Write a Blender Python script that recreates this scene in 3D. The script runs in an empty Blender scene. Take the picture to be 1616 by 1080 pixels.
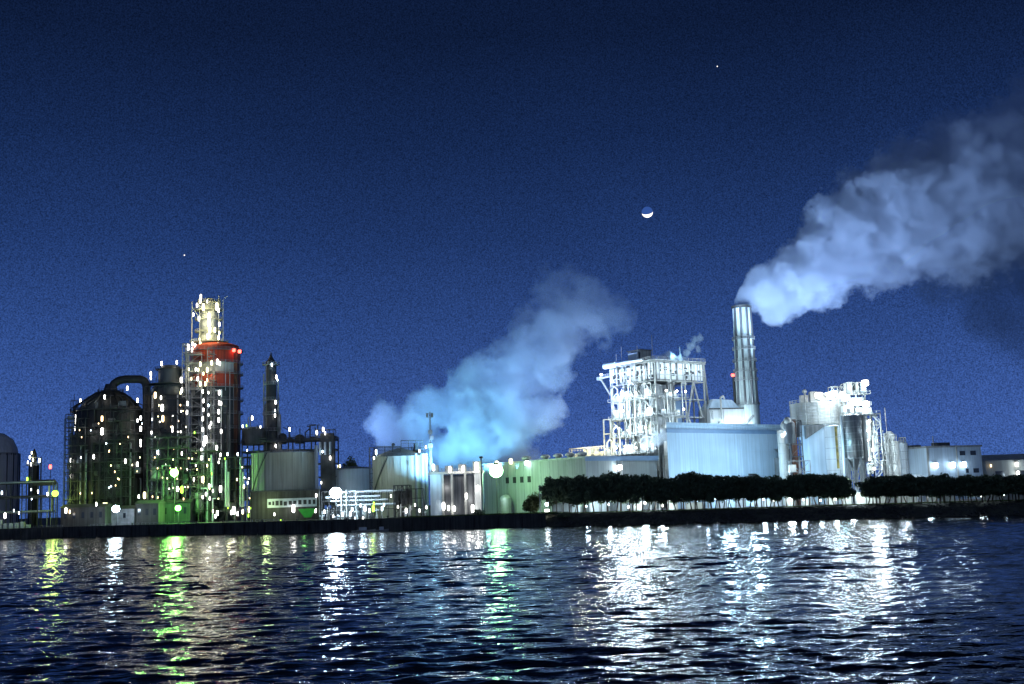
import bpy, bmesh, math, random
import numpy as np
from mathutils import Vector, Matrix
R = math.radians
sc = bpy.context.scene
C = sc.collection

# ---------------------------------------------------------------- camera
F, CX, CY = 1850.0, 808.0, 540.0          # photograph pixels, 1616 x 1080
CAM = Vector((0.0, 0.0, 10.0))
ROLL, PITCH = R(1.9), math.atan(250.0 * math.cos(R(1.9)) / F)
_fw = Vector((0, math.cos(PITCH), math.sin(PITCH)))
_r0, _u0 = Vector((1, 0, 0)), Vector((0, -math.sin(PITCH), math.cos(PITCH)))
_rt = _r0 * math.cos(ROLL) - _u0 * math.sin(ROLL)
_up = _r0 * math.sin(ROLL) + _u0 * math.cos(ROLL)
cd = bpy.data.cameras.new('camera')
cd.sensor_fit = 'HORIZONTAL'; cd.sensor_width = 36.0; cd.lens = 36.0 * F / 1616.0
cd.clip_start = 1.0; cd.clip_end = 60000.0
cam = bpy.data.objects.new('camera', cd); C.objects.link(cam)
_m = Matrix((( _rt.x, _up.x, -_fw.x, CAM.x), (_rt.y, _up.y, -_fw.y, CAM.y), (_rt.z, _up.z, -_fw.z, CAM.z), (0, 0, 0, 1)))
cam.matrix_world = _m
sc.camera = cam

def W(px, py, Y):
    """the point at distance Y (metres north) seen at a photo pixel"""
    d = _rt * ((px - CX) / F) + _up * (-(py - CY) / F) + _fw
    return CAM + d * (Y / d.y)

def mpp(Y):
    return Y / F

# ---------------------------------------------------------------- night sky, weak rear sun lamp, exposure
wd = bpy.data.worlds.new('World'); sc.world = wd; wd.use_nodes = True
nt = wd.node_tree; nt.nodes.clear()
_o = nt.nodes.new('ShaderNodeOutputWorld'); _b = nt.nodes.new('ShaderNodeBackground')
_tc = nt.nodes.new('ShaderNodeTexCoord'); _sx = nt.nodes.new('ShaderNodeSeparateXYZ')
_cr = nt.nodes.new('ShaderNodeValToRGB')
_el = _cr.color_ramp
SKY = [(0.0, (0.050, 0.116, 0.375)), (0.06, (0.042, 0.098, 0.335)), (0.14, (0.026, 0.066, 0.235)),
       (0.22, (0.0138, 0.0380, 0.142)), (0.30, (0.0075, 0.0215, 0.082)), (0.38, (0.0042, 0.0115, 0.043)), (1.0, (0.0012, 0.003, 0.010))]
while len(_el.elements) < len(SKY): _el.elements.new(0.5)
for e, (p, c) in zip(_el.elements, SKY):
    e.position = p; e.color = (*c, 1)
_nz = nt.nodes.new('ShaderNodeTexNoise'); _nz.inputs['Scale'].default_value = 900.0; _nz.inputs['Detail'].default_value = 1.0
_mr = nt.nodes.new('ShaderNodeMapRange'); _mr.inputs[1].default_value = 0.25; _mr.inputs[2].default_value = 0.75
_mr.inputs[3].default_value = 0.52; _mr.inputs[4].default_value = 1.48
_n2 = nt.nodes.new('ShaderNodeTexNoise'); _n2.inputs['Scale'].default_value = 3.0; _n2.inputs['Detail'].default_value = 2.0
_m2 = nt.nodes.new('ShaderNodeMapRange'); _m2.inputs[1].default_value = 0.3; _m2.inputs[2].default_value = 0.7
_m2.inputs[3].default_value = 0.92; _m2.inputs[4].default_value = 1.08
_mm = nt.nodes.new('ShaderNodeMath'); _mm.operation = 'MULTIPLY'
nt.links.new(_tc.outputs['Generated'], _sx.inputs[0]); nt.links.new(_sx.outputs['Z'], _cr.inputs[0])
nt.links.new(_tc.outputs['Generated'], _nz.inputs['Vector']); nt.links.new(_nz.outputs[0], _mr.inputs[0])
nt.links.new(_tc.outputs['Generated'], _n2.inputs['Vector']); nt.links.new(_n2.outputs[0], _m2.inputs[0])
nt.links.new(_mr.outputs[0], _mm.inputs[0]); nt.links.new(_m2.outputs[0], _mm.inputs[1])
nt.links.new(_cr.outputs[0], _b.inputs['Color']); nt.links.new(_mm.outputs[0], _b.inputs['Strength'])
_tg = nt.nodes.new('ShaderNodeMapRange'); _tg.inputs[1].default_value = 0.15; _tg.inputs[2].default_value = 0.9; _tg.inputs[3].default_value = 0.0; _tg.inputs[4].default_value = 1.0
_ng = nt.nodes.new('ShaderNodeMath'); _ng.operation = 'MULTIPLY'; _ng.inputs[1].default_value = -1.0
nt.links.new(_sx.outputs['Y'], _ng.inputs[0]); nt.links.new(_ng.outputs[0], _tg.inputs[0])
_b2 = nt.nodes.new('ShaderNodeBackground'); _b2.inputs['Color'].default_value = (0.085, 0.115, 0.17, 1)     # added glow behind the camera, fills the fronts facing it
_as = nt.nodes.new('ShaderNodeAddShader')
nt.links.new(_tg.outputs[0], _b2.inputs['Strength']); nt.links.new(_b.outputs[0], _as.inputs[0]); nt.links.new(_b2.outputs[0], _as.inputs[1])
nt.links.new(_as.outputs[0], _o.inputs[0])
sl = bpy.data.lights.new('rear_sun', 'SUN'); sl.energy = 0.03; sl.angle = R(0.5); sl.color = (0.7, 0.82, 1.0)
so = bpy.data.objects.new('rear_sun', sl); C.objects.link(so); so.rotation_euler = (R(55), 0, R(-35))  # added sun lamp, shines from behind the camera, opposite the moon
sc.view_settings.view_transform = 'Standard'; sc.view_settings.look = 'None'
sc.view_settings.exposure = 0.0; sc.view_settings.gamma = 1.0
cy = sc.cycles
cy.use_denoising = True; cy.use_light_tree = True
cy.sample_clamp_indirect = 4.0; cy.sample_clamp_direct = 0.0
cy.max_bounces = 5; cy.diffuse_bounces = 2; cy.glossy_bounces = 3; cy.volume_bounces = 1; cy.transparent_max_bounces = 6
cy.volume_max_steps = 256

# ---------------------------------------------------------------- materials
MATS = {}
def mat(name, col, rough=0.6, metal=0.0, var=0.25, scale=0.25, streak=0.0, bump=0.0, ribs=0.0, rust=0.0):
    """painted / weathered surface: mottled by noise, with optional vertical streaks, ribs and rust"""
    m = bpy.data.materials.new(name); m.use_nodes = True
    t = m.node_tree; p = t.nodes['Principled BSDF']
    tc = t.nodes.new('ShaderNodeTexCoord')
    nz = t.nodes.new('ShaderNodeTexNoise'); nz.inputs['Scale'].default_value = scale; nz.inputs['Detail'].default_value = 5
    t.links.new(tc.outputs['Object'], nz.inputs['Vector'])
    rp = t.nodes.new('ShaderNodeMapRange'); rp.inputs[1].default_value = 0.3; rp.inputs[2].default_value = 0.7
    rp.inputs[3].default_value = 1 - var; rp.inputs[4].default_value = 1 + var
    t.links.new(nz.outputs[0], rp.inputs[0])
    fac = rp.outputs[0]
    if streak:
        mp = t.nodes.new('ShaderNodeMapping'); mp.inputs['Scale'].default_value = (1.0, 1.0, 0.03)
        t.links.new(tc.outputs['Object'], mp.inputs[0])
        n2 = t.nodes.new('ShaderNodeTexNoise'); n2.inputs['Scale'].default_value = 1.1; n2.inputs['Detail'].default_value = 4
        t.links.new(mp.outputs[0], n2.inputs['Vector'])
        r2 = t.nodes.new('ShaderNodeMapRange'); r2.inputs[1].default_value = 0.35; r2.inputs[2].default_value = 0.65
        r2.inputs[3].default_value = 1 - streak; r2.inputs[4].default_value = 1.0
        t.links.new(n2.outputs[0], r2.inputs[0])
        mu = t.nodes.new('ShaderNodeMath'); mu.operation = 'MULTIPLY'
        t.links.new(fac, mu.inputs[0]); t.links.new(r2.outputs[0], mu.inputs[1]); fac = mu.outputs[0]
    vm = t.nodes.new('ShaderNodeVectorMath'); vm.operation = 'SCALE'; vm.inputs[0].default_value = col
    t.links.new(fac, vm.inputs['Scale'])
    out = vm.outputs[0]
    if rust:
        mp = t.nodes.new('ShaderNodeMapping'); mp.inputs['Scale'].default_value = (1.0, 1.0, 0.08)
        t.links.new(tc.outputs['Object'], mp.inputs[0])
        n3 = t.nodes.new('ShaderNodeTexNoise'); n3.inputs['Scale'].default_value = 0.45; n3.inputs['Detail'].default_value = 6
        t.links.new(mp.outputs[0], n3.inputs['Vector'])
        r3 = t.nodes.new('ShaderNodeMapRange'); r3.inputs[1].default_value = 0.6; r3.inputs[2].default_value = 0.72
        r3.inputs[3].default_value = 0.0; r3.inputs[4].default_value = rust
        t.links.new(n3.outputs[0], r3.inputs[0])
        mx = t.nodes.new('ShaderNodeMix'); mx.data_type = 'RGBA'; mx.inputs[7].default_value = (0.22, 0.11, 0.035, 1)
        t.links.new(r3.outputs[0], mx.inputs[0]); t.links.new(out, mx.inputs[6]); out = mx.outputs[2]
    t.links.new(out, p.inputs['Base Color'])
    p.inputs['Roughness'].default_value = rough; p.inputs['Metallic'].default_value = metal
    h = None
    if ribs:
        wv = t.nodes.new('ShaderNodeTexWave'); wv.wave_type = 'BANDS'; wv.bands_direction = 'X'; wv.inputs['Scale'].default_value = ribs
        t.links.new(tc.outputs['Object'], wv.inputs['Vector']); h = wv.outputs[0]; bump = bump or 0.4
    elif bump:
        n4 = t.nodes.new('ShaderNodeTexNoise'); n4.inputs['Scale'].default_value = scale * 6; n4.inputs['Detail'].default_value = 4
        t.links.new(tc.outputs['Object'], n4.inputs['Vector']); h = n4.outputs[0]
    if h is not None:
        bp = t.nodes.new('ShaderNodeBump'); bp.inputs['Strength'].default_value = bump; bp.inputs['Distance'].default_value = 0.15
        t.links.new(h, bp.inputs['Height']); t.links.new(bp.outputs[0], p.inputs['Normal'])
    MATS[name] = m
    return m

def glow(name, col, strength, sample=True):
    m = bpy.data.materials.new(name); m.use_nodes = True
    t = m.node_tree; t.nodes.clear()
    o = t.nodes.new('ShaderNodeOutputMaterial'); e = t.nodes.new('ShaderNodeEmission')
    e.inputs[0].default_value = (*col, 1); e.inputs[1].default_value = strength
    t.links.new(e.outputs[0], o.inputs[0])
    if not sample: m.cycles.emission_sampling = 'NONE'
    MATS[name] = m
    return m

mat('white_steel', (0.30, 0.31, 0.30), 0.5, 0, 0.18, 0.4, streak=0.3)
mat('white_cladding', (0.40, 0.42, 0.43), 0.55, 0, 0.10, 0.15, streak=0.15, ribs=1.6)
mat('blue_cladding', (0.42, 0.53, 0.64), 0.55, 0, 0.13, 0.08, streak=0.22, ribs=1.2)
mat('blue_trim', (0.16, 0.25, 0.38), 0.5, 0, 0.10, 0.3)
mat('grey_wall', (0.34, 0.37, 0.36), 0.75, 0, 0.14, 0.06, streak=0.25)
mat('grey_steel', (0.27, 0.29, 0.30), 0.5, 0.2, 0.3, 0.5, streak=0.3)
mat('dark_steel', (0.05, 0.053, 0.055), 0.55, 0.2, 0.4, 0.3, streak=0.4)
mat('black_steel', (0.02, 0.021, 0.02), 0.6, 0.1, 0.5, 0.3, streak=0.4)
mat('tank_paint', (0.40, 0.41, 0.31), 0.6, 0, 0.12, 0.1, streak=0.3, rust=0.25)
mat('pale_tank', (0.42, 0.47, 0.52), 0.55, 0, 0.12, 0.1, streak=0.2)
mat('silo_paint', (0.30, 0.31, 0.30), 0.55, 0, 0.12, 0.12, streak=0.2, rust=0.5)
mat('dark_silo', (0.15, 0.16, 0.17), 0.38, 0.5, 0.25, 0.15, streak=0.5)
mat('red_paint', (0.52, 0.065, 0.02), 0.6, 0, 0.25, 0.12, streak=0.45)
mat('band_white', (0.45, 0.46, 0.40), 0.6, 0, 0.2, 0.15, streak=0.35)
mat('teal_shell', (0.05, 0.066, 0.07), 0.6, 0, 0.3, 0.12, streak=0.5)
mat('rust_duct', (0.16, 0.06, 0.035), 0.7, 0, 0.4, 0.12, streak=0.5)
mat('stack_shell', (0.46, 0.54, 0.54), 0.5, 0, 0.15, 0.2, streak=0.45)
mat('concrete', (0.22, 0.22, 0.21), 0.85, 0, 0.3, 0.2, streak=0.4, bump=0.3)
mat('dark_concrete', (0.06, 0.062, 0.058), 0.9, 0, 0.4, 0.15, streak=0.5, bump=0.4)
mat('asphalt', (0.06, 0.06, 0.06), 0.9, 0, 0.3, 0.05, bump=0.2)
mat('bank_earth', (0.045, 0.048, 0.036), 0.95, 0, 0.5, 0.25, bump=0.6)
mat('grass_green', (0.055, 0.085, 0.022), 0.95, 0, 0.5, 0.5, bump=0.8)
mat('foliage', (0.07, 0.10, 0.05), 0.8, 0, 0.5, 0.5)
mat('foliage_olive', (0.075, 0.085, 0.025), 0.8, 0, 0.5, 0.5)
mat('bark', (0.055, 0.04, 0.028), 0.9, 0, 0.4, 1.0, bump=0.5)
mat('dark_opening', (0.012, 0.014, 0.018), 0.7, 0, 0.3, 0.5)
mat('green_tarp', (0.05, 0.36, 0.05), 0.6, 0, 0.2, 0.4)
mat('window_glass', (0.02, 0.025, 0.03), 0.12, 0, 0.2, 0.4)
mat('rust_paint', (0.26, 0.20, 0.05), 0.7, 0, 0.6, 0.5, streak=0.6)
glow('lamp_white', (1.0, 0.97, 0.90), 11)
glow('lamp_warm', (1.0, 0.70, 0.36), 7)
glow('lamp_cool', (0.72, 0.88, 1.0), 14)
glow('lamp_green', (0.42, 1.0, 0.22), 30)
glow('lamp_lime', (0.45, 1.0, 0.06), 5)
glow('lamp_cream', (1.0, 0.93, 0.50), 8)
glow('lamp_glare_cool', (0.72, 0.88, 1.0), 110)
glow('lamp_glare_green', (0.14, 1.0, 0.07), 34)
glow('lamp_glare_pale', (0.36, 1.0, 0.38), 22)
glow('lamp_red', (1.0, 0.10, 0.07), 7)
TINT = {'white': (1.0, 0.97, 0.92), 'warm': (1.0, 0.80, 0.52), 'cool': (0.66, 0.86, 1.0), 'green': (0.30, 1.0, 0.18),
        'lime': (0.7, 1.0, 0.2), 'cream': (1.0, 0.93, 0.55), 'red': (1, 0.1, 0.06), 'cyan': (0.42, 0.86, 1.0)}

# ---------------------------------------------------------------- mesh helper
class MB:
    def __init__(s): s.v = []; s.f = []; s.m = []
    def _add(s, vs, fs, mi):
        n = len(s.v); s.v += [tuple(a) for a in vs]
        s.f += [tuple(n + i for i in f) for f in fs]; s.m += [mi] * len(fs)
    def box(s, x0, x1, y0, y1, z0, z1, mi=0):
        s._add([(x0, y0, z0), (x1, y0, z0), (x1, y1, z0), (x0, y1, z0), (x0, y0, z1), (x1, y0, z1), (x1, y1, z1), (x0, y1, z1)],
               [(0, 3, 2, 1), (4, 5, 6, 7), (0, 1, 5, 4), (1, 2, 6, 5), (2, 3, 7, 6), (3, 0, 4, 7)], mi); return s
    def bar(s, p, q, w, mi=0, w2=None):
        s.tube(p, q, w * 0.7071, 4, None, mi, math.pi / 4); return s
    def tube(s, p, q, r, n=8, r2=None, mi=0, a0=0.0):
        p = Vector(p); q = Vector(q); r2 = r if r2 is None else r2
        d = (q - p)
        if d.length < 1e-6: return s
        d.normalize()
        a = Vector((0, 0, 1)) if abs(d.z) < 0.95 else Vector((1, 0, 0))
        x = d.cross(a).normalized(); y = d.cross(x)
        vs = []
        for (c, rr) in ((p, r), (q, r2)):
            for i in range(n):
                t = a0 + 2 * math.pi * i / n
                vs.append(c + x * (rr * math.cos(t)) + y * (rr * math.sin(t)))
        fs = [(i, (i + 1) % n, n + (i + 1) % n, n + i) for i in range(n)]
        fs += [tuple(range(n - 1, -1, -1)), tuple(range(n, 2 * n))]
        s._add(vs, fs, mi); return s
    def path(s, pts, r, n=8, mi=0):
        for a, b in zip(pts, pts[1:]): s.tube(a, b, r, n, None, mi)
        for a in pts[1:-1]: s.ball(a, r * 1.02, 8, 5, mi)
        return s
    def lathe(s, prof, cx=0, cy=0, n=32, mi=0, mis=None):
        vs = []
        for (r, z) in prof:
            for i in range(n):
                t = 2 * math.pi * i / n
                vs.append((cx + r * math.cos(t), cy + r * math.sin(t), z))
        k = len(prof)
        base = len(s.v); s.v += vs
        for j in range(k - 1):
            for i in range(n):
                s.f.append((base + j * n + i, base + j * n + (i + 1) % n, base + (j + 1) * n + (i + 1) % n, base + (j + 1) * n + i))
                s.m.append(mis[j] if mis else mi)
        s.f.append(tuple(base + i for i in range(n - 1, -1, -1))); s.m.append(mis[0] if mis else mi)
        s.f.append(tuple(base + (k - 1) * n + i for i in range(n))); s.m.append(mis[-1] if mis else mi)
        return s
    def ball(s, c, r, n=10, k=6, mi=0, sz=1.0):
        prof = [(max(1e-3, r * math.sin(math.pi * j / k)), c[2] - r * sz * math.cos(math.pi * j / k)) for j in range(k + 1)]
        return s.lathe(prof, c[0], c[1], n, mi)
    def ring_rail(s, r, z, h=1.1, n=24, w=0.10, mi=0, cx=0, cy=0):
        pts = [(cx + r * math.cos(2 * math.pi * i / n), cy + r * math.sin(2 * math.pi * i / n)) for i in range(n + 1)]
        for (a, b) in zip(pts, pts[1:]):
            s.bar((a[0], a[1], z + h), (b[0], b[1], z + h), w, mi)
            s.bar((a[0], a[1], z + h * 0.5), (b[0], b[1], z + h * 0.5), w * 0.8, mi)
            s.bar((a[0], a[1], z), (a[0], a[1], z + h), w, mi)
        return s
    def rail(s, pts, h=1.1, step=2.0, w=0.10, mi=0):
        for a, b in zip(pts, pts[1:]):
            a = Vector(a); b = Vector(b); L = (b - a).length; k = max(1, int(L / step))
            up = Vector((0, 0, h))
            s.bar(a + up, b + up, w, mi); s.bar(a + up * 0.5, b + up * 0.5, w * 0.8, mi)
            for i in range(k + 1):
                p = a.lerp(b, i / k); s.bar(p, p + up, w, mi)
        return s
    def build(s, name, mats, parent=None, smooth=False, loc=None):
        me = bpy.data.meshes.new(name); me.from_pydata(s.v, [], s.f)
        if not isinstance(mats, (list, tuple)): mats = [mats]
        for m in mats: me.materials.append(MATS[m] if isinstance(m, str) else m)
        if len(mats) > 1: me.polygons.foreach_set('material_index', s.m)
        if smooth:
            me.polygons.foreach_set('use_smooth', [True] * len(me.polygons))
            try: me.set_sharp_from_angle(angle=R(35))
            except Exception: pass
        me.update()
        o = bpy.data.objects.new(name, me); C.objects.link(o)
        if parent is not None: o.parent = parent
        if loc is not None: o.location = loc
        return o

class T:
    """one thing: an Empty at its base whose children are its parts"""
    def __init__(s, name, label, cat, loc, yaw=0.0, group=None):
        s.loc = Vector(loc); s.yaw = yaw
        o = bpy.data.objects.new(name, None); C.objects.link(o); o.empty_display_size = 1
        o.location = loc; o.rotation_euler = (0, 0, yaw)
        o['label'] = label; o['category'] = cat
        if group: o['group'] = group
        s.o = o
    def L(s, px, py, Y):
        d = W(px, py, Y) - s.loc
        c, n = math.cos(-s.yaw), math.sin(-s.yaw)
        return Vector((d.x * c - d.y * n, d.x * n + d.y * c, d.z))
    def H(s, py, px=None, Y=None):
        """height above the base of a pixel row"""
        Y = Y or s.loc.y
        if px is None: px = CX + s.loc.x / s.loc.y * F
        return W(px, py, Y).z - s.loc.z
    def part(s, name, mb, mats, smooth=False, parent=None):
        return mb.build(name, mats, parent or s.o, smooth)
    def world(s, p):
        c, n = math.cos(s.yaw), math.sin(s.yaw)
        return s.loc + Vector((p[0] * c - p[1] * n, p[0] * n + p[1] * c, p[2]))

G = 4.5
PW = 1.0                                   # strength of the lamps in the part of the works being built
def base(px, Y, py=812): 
    p = W(px, py, Y); return Vector((p.x, Y, G))

LAMP_MESH = {}
def lamp_mesh(kind, w, h):
    key = (kind, round(w, 2), round(h, 2))
    if key not in LAMP_MESH:
        mb = MB()
        mb.lathe([(w * 0.28, -h / 2), (w * 0.5, -h * 0.36), (w * 0.5, h * 0.36), (w * 0.3, h / 2)], 0, 0, 8, 0)
        mb.lathe([(w * 0.62, h / 2), (w * 0.5, h / 2 + 0.12), (w * 0.12, h / 2 + 0.3)], 0, 0, 8, 1)
        mb.box(-0.06, 0.06, 0.0, w * 1.3, h / 2 + 0.15, h / 2 + 0.27, 1)
        me = bpy.data.meshes.new('lamp'); me.from_pydata(mb.v, [], mb.f)
        me.materials.append(MATS['lamp_' + kind]); me.materials.append(MATS['dark_steel'])
        me.polygons.foreach_set('material_index', mb.m); me.update()
        LAMP_MESH[key] = me
    return LAMP_MESH[key]
def lamp(t, p, kind='white', w=1.0, h=1.8, power=0, off=(0, -1.2, 0), size=0.6, name='lamp', tint=None):
    """a lantern fixed to thing t at local point p; power > 0 adds the light it throws"""
    o = bpy.data.objects.new(name, lamp_mesh(kind, w, h)); C.objects.link(o)
    o.parent = t.o; o.location = p
    if power:
        q = t.world(p) + Vector(off)
        light(q, power, tint or kind, size)
    return o
def light(q, power, kind='white', size=0.6):
    l = bpy.data.lights.new('lamp_light', 'POINT'); l.energy = power * PW; l.shadow_soft_size = size
    l.color = TINT[kind] if isinstance(kind, str) else kind
    lo = bpy.data.objects.new('lamp_light', l); C.objects.link(lo); lo.location = q
    return lo
def spot(q, target, power, kind='white', angle=60, size=1.0, blend=0.6):
    l = bpy.data.lights.new('floodlight_beam', 'SPOT'); l.energy = power; l.shadow_soft_size = size
    l.color = TINT[kind] if isinstance(kind, str) else kind
    l.spot_size = R(angle); l.spot_blend = blend
    lo = bpy.data.objects.new('floodlight_beam', l); C.objects.link(lo); lo.location = q
    lo.rotation_euler = (Vector(target) - Vector(q)).to_track_quat('-Z', 'Y').to_euler()
    return lo

# ---------------------------------------------------------------- setting: water, land
SHORE = [(-700, 560), (-100, 546), (100, 536), (450, 472), (600, 452), (870, 440), (1060, 412), (1380, 402), (1650, 378), (2300, 350)]
def shore_xy(px, Y):
    p = W(px, 840, Y); return (p.x, Y)
SH = [shore_xy(*a) for a in SHORE]
def shore_y(x):
    for (a, b) in zip(SH, SH[1:]):
        if a[0] <= x <= b[0]: return a[1] + (b[1] - a[1]) * (x - a[0]) / (b[0] - a[0])
    return SH[0][1] if x < SH[0][0] else SH[-1][1]

def make_water():
    rng = np.random.default_rng(7)
    nr, na = 900, 820
    d = 14.0 * (640.0 / 14.0) ** np.linspace(0, 1, nr)
    a = np.radians(np.linspace(-36, 36, na))
    dd, aa = np.meshgrid(d, a, indexing='ij')
    x = dd * np.sin(aa); y = dd * np.cos(aa)
    z = np.zeros_like(x)
    sp = dd * math.log(640.0 / 14.0) / nr
    for i in range(130):
        lam = 0.5 * (8.0 / 0.5) ** rng.random()
        k = 2 * math.pi / lam
        th = R(90) + rng.normal(0, 0.5) + R(5)
        s = 0.0235 * (0.75 + 0.5 * rng.random()) * (1.2 if 1.2 < lam < 4.5 else 0.8)
        ph = k * (x * math.cos(th) + y * math.sin(th)) + rng.random() * 6.283
        fade = np.clip((lam / sp - 2.0) / 2.0, 0, 1)
        z += fade * s / k * (np.sin(ph) + 0.18 * np.sin(2 * ph + 1.0))
    # patches of calmer and rougher water
    g = 0.8 + 0.35 * np.sin(x * 0.021 + 1.3 + np.sin(y * 0.03)) * np.sin(y * 0.037 + 0.6 * np.sin(x * 0.017))
    z *= g
    co = np.stack([x, y, z], -1).reshape(-1, 3).astype(np.float32)
    idx = np.arange(nr * na).reshape(nr, na)
    q = np.stack([idx[:-1, :-1], idx[:-1, 1:], idx[1:, 1:], idx[1:, :-1]], -1).reshape(-1, 4).astype(np.int32)
    me = bpy.data.meshes.new('water')
    me.vertices.add(len(co)); me.vertices.foreach_set('co', co.ravel())
    me.loops.add(q.size); me.loops.foreach_set('vertex_index', q.ravel())
    me.polygons.add(len(q)); me.polygons.foreach_set('loop_start', np.arange(0, q.size, 4, dtype=np.int32))
    me.polygons.foreach_set('use_smooth', np.ones(len(q), dtype=bool))
    me.update(calc_edges=True); me.validate()
    m = bpy.data.materials.new('harbour_water'); m.use_nodes = True
    t = m.node_tree; p = t.nodes['Principled BSDF']
    p.inputs['Base Color'].default_value = (0.0015, 0.004, 0.009, 1); p.inputs['Roughness'].default_value = 0.06
    p.inputs['IOR'].default_value = 1.333
    tc = t.nodes.new('ShaderNodeTexCoord'); mp = t.nodes.new('ShaderNodeMapping'); mp.inputs['Scale'].default_value = (0.45, 1.0, 1.0)
    mp.inputs['Rotation'].default_value = (0, 0, R(6))
    t.links.new(tc.outputs['Object'], mp.inputs[0])
    n1 = t.nodes.new('ShaderNodeTexNoise'); n1.inputs['Scale'].default_value = 1.3; n1.inputs['Detail'].default_value = 3
    t.links.new(mp.outputs[0], n1.inputs['Vector'])
    b = t.nodes.new('ShaderNodeBump'); b.inputs['Strength'].default_value = 1.0; b.inputs['Distance'].default_value = 0.22
    if 'Filter Width' in b.inputs: b.inputs['Filter Width'].default_value = 0.1
    t.links.new(n1.outputs[0], b.inputs['Height']); t.links.new(b.outputs[0], p.inputs['Normal'])
    me.materials.append(m)
    o = bpy.data.objects.new('water', me); C.objects.link(o); o['kind'] = 'structure'
make_water()

def make_land():
    xs = np.linspace(SH[0][0], SH[-1][0], 260)
    xs = [-3000.0, -1200.0] + list(xs) + [1200.0, 3000.0]
    rng = random.Random(3)
    v = []; rows = 9
    for x in xs:
        ys = shore_y(x)
        quay = x < W(862, 830, 441).x
        j = lambda s: rng.uniform(-s, s)
        if quay:
            prof = [(0.9, -2.0), (0.95, G - 0.02), (1.6, G), (8, G), (40, G), (200, G), (600, G), (1400, G), (2600, G)]
        else:
            prof = [(-2 + j(.5), -2.0), (0.3 + j(.8), 0.15), (2.0 + j(.6), 1.5 + j(.3)), (4.5 + j(.5), 2.9 + j(.3)), (8.5, G - 0.3 + j(.2)), (14, G), (600, G), (1400, G), (2600, G)]
        for (dy, z) in prof: v.append((x, ys + dy, z))
    f = []; mi = []
    for i in range(len(xs) - 1):
        quay = xs[i] < W(862, 830, 441).x
        for k in range(rows - 1):
            a = i * rows + k
            f.append((a, a + rows, a + rows + 1, a + 1)); mi.append(1 if (not quay and k < 5) else 0)
    mb = MB(); mb.v = v; mb.f = f; mb.m = mi
    o = mb.build('ground', ['asphalt', 'bank_earth']); o['kind'] = 'structure'
make_land()

# ================================================================ LEFT: petrochemical works
PW = 0.5
def lamps_at(t, Y, pts, w=0.78, h=2.1, power=0):
    """lanterns on thing t at photo positions, on the plane at distance Y"""
    for e in pts:
        px, py = e[0], e[1]; kind = e[2] if len(e) > 2 else 'white'; k = e[3] if len(e) > 3 else 1.0
        lamp(t, t.L(px, py, Y), kind, w * k, h * k, power)

def frame_tower(mb, x0, x1, y0, y1, z0, z1, step, w=0.45, brace=True, nx=1, mi=0, rng=None):
    """an open steel frame: columns, beams and braces"""
    xs = [x0 + (x1 - x0) * i / nx for i in range(nx + 1)]
    zs = [z0 + (z1 - z0) * i / max(1, round((z1 - z0) / step)) for i in range(max(1, round((z1 - z0) / step)) + 1)]
    for x in xs:
        for y in (y0, y1): mb.bar((x, y, z0), (x, y, z1), w, mi)
    for z in zs[1:]:
        for y in (y0, y1): mb.bar((x0, y, z), (x1, y, z), w * 0.8, mi)
        for x in xs: mb.bar((x, y0, z), (x, y1, z), w * 0.8, mi)
    if brace:
        for k, (a, b) in enumerate(zip(zs, zs[1:])):
            for i in range(nx):
                p, q = (xs[i], xs[i + 1]) if (k + i) % 2 == 0 else (xs[i + 1], xs[i])
                mb.bar((p, y0, a), (q, y0, b), w * 0.5, mi)
    return zs

def ladder(mb, x, y, z0, z1, mi=0, w=0.7):
    for s in (-w / 2, w / 2): mb.bar((x + s, y, z0), (x + s, y, z1), 0.12, mi)
    z = z0
    while z < z1:
        mb.bar((x - w / 2, y, z), (x + w / 2, y, z), 0.08, mi); z += 0.9

# ---- gas holder at the left edge
t = T('gas_holder', 'pale domed gas holder with a thin dark outline at the left edge', 'storage tank', base(-12, 660))
r = 37 * mpp(660) ; top = t.H(682, 0); sh = t.H(722, 20)
t.part('shell', MB().lathe([(r, 0), (r, sh), (r * .93, sh + (top - sh) * .35), (r * .75, sh + (top - sh) * .7), (r * .4, top - 1), (0.5, top)], n=48), 'pale_tank', True)
mb = MB()
for i in range(20):
    a = 2 * math.pi * i / 20; x, y = (r + .5) * math.cos(a), (r + .5) * math.sin(a)
    mb.bar((x, y, 0), (x, y, sh + 2), 0.4)
mb.ring_rail(r + .5, sh + 1, 1.2, 28, 0.22)
t.part('guide_frame', mb, 'dark_steel')

# ---- slim flare column
t = T('flare_column', 'short dark column with a cluster of lit lamps on its top', 'column', base(52, 600))
top = t.H(716, 52)
t.part('shaft', MB().lathe([(2.6, 0), (2.6, top - 6), (1.6, top - 5), (1.2, top), (0.2, top + 2.5)], n=20), 'black_steel', True)
mb = MB(); mb.lathe([(3.6, top - 6.2), (3.6, top - 5.8)], n=20); mb.ring_rail(3.5, top - 5.8, 1.2, 12, 0.14)
mb.lathe([(2.6, top - 2.2), (2.6, top - 1.9)], n=16); ladder(mb, 0, -2.9, 0, top - 6)
t.part('platform', mb, 'grey_steel')
mb = MB().tube((3.6, 0, 0), (3.6, 0, top - 2), 0.35); t.part('riser_pipe', mb, 'dark_steel')
lamps_at(t, 597, [(50, 715, 'cream', .7), (47, 722, 'white', .8), (52, 726, 'cream', .8), (44, 730, 'white', .7), (49, 733, 'white', .8), (62, 727, 'cool', 1.0), (43, 757, 'lime', 1.1)], power=0)
light(t.world((-1, -5, top - 2)), 1500, 'cream')

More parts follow.
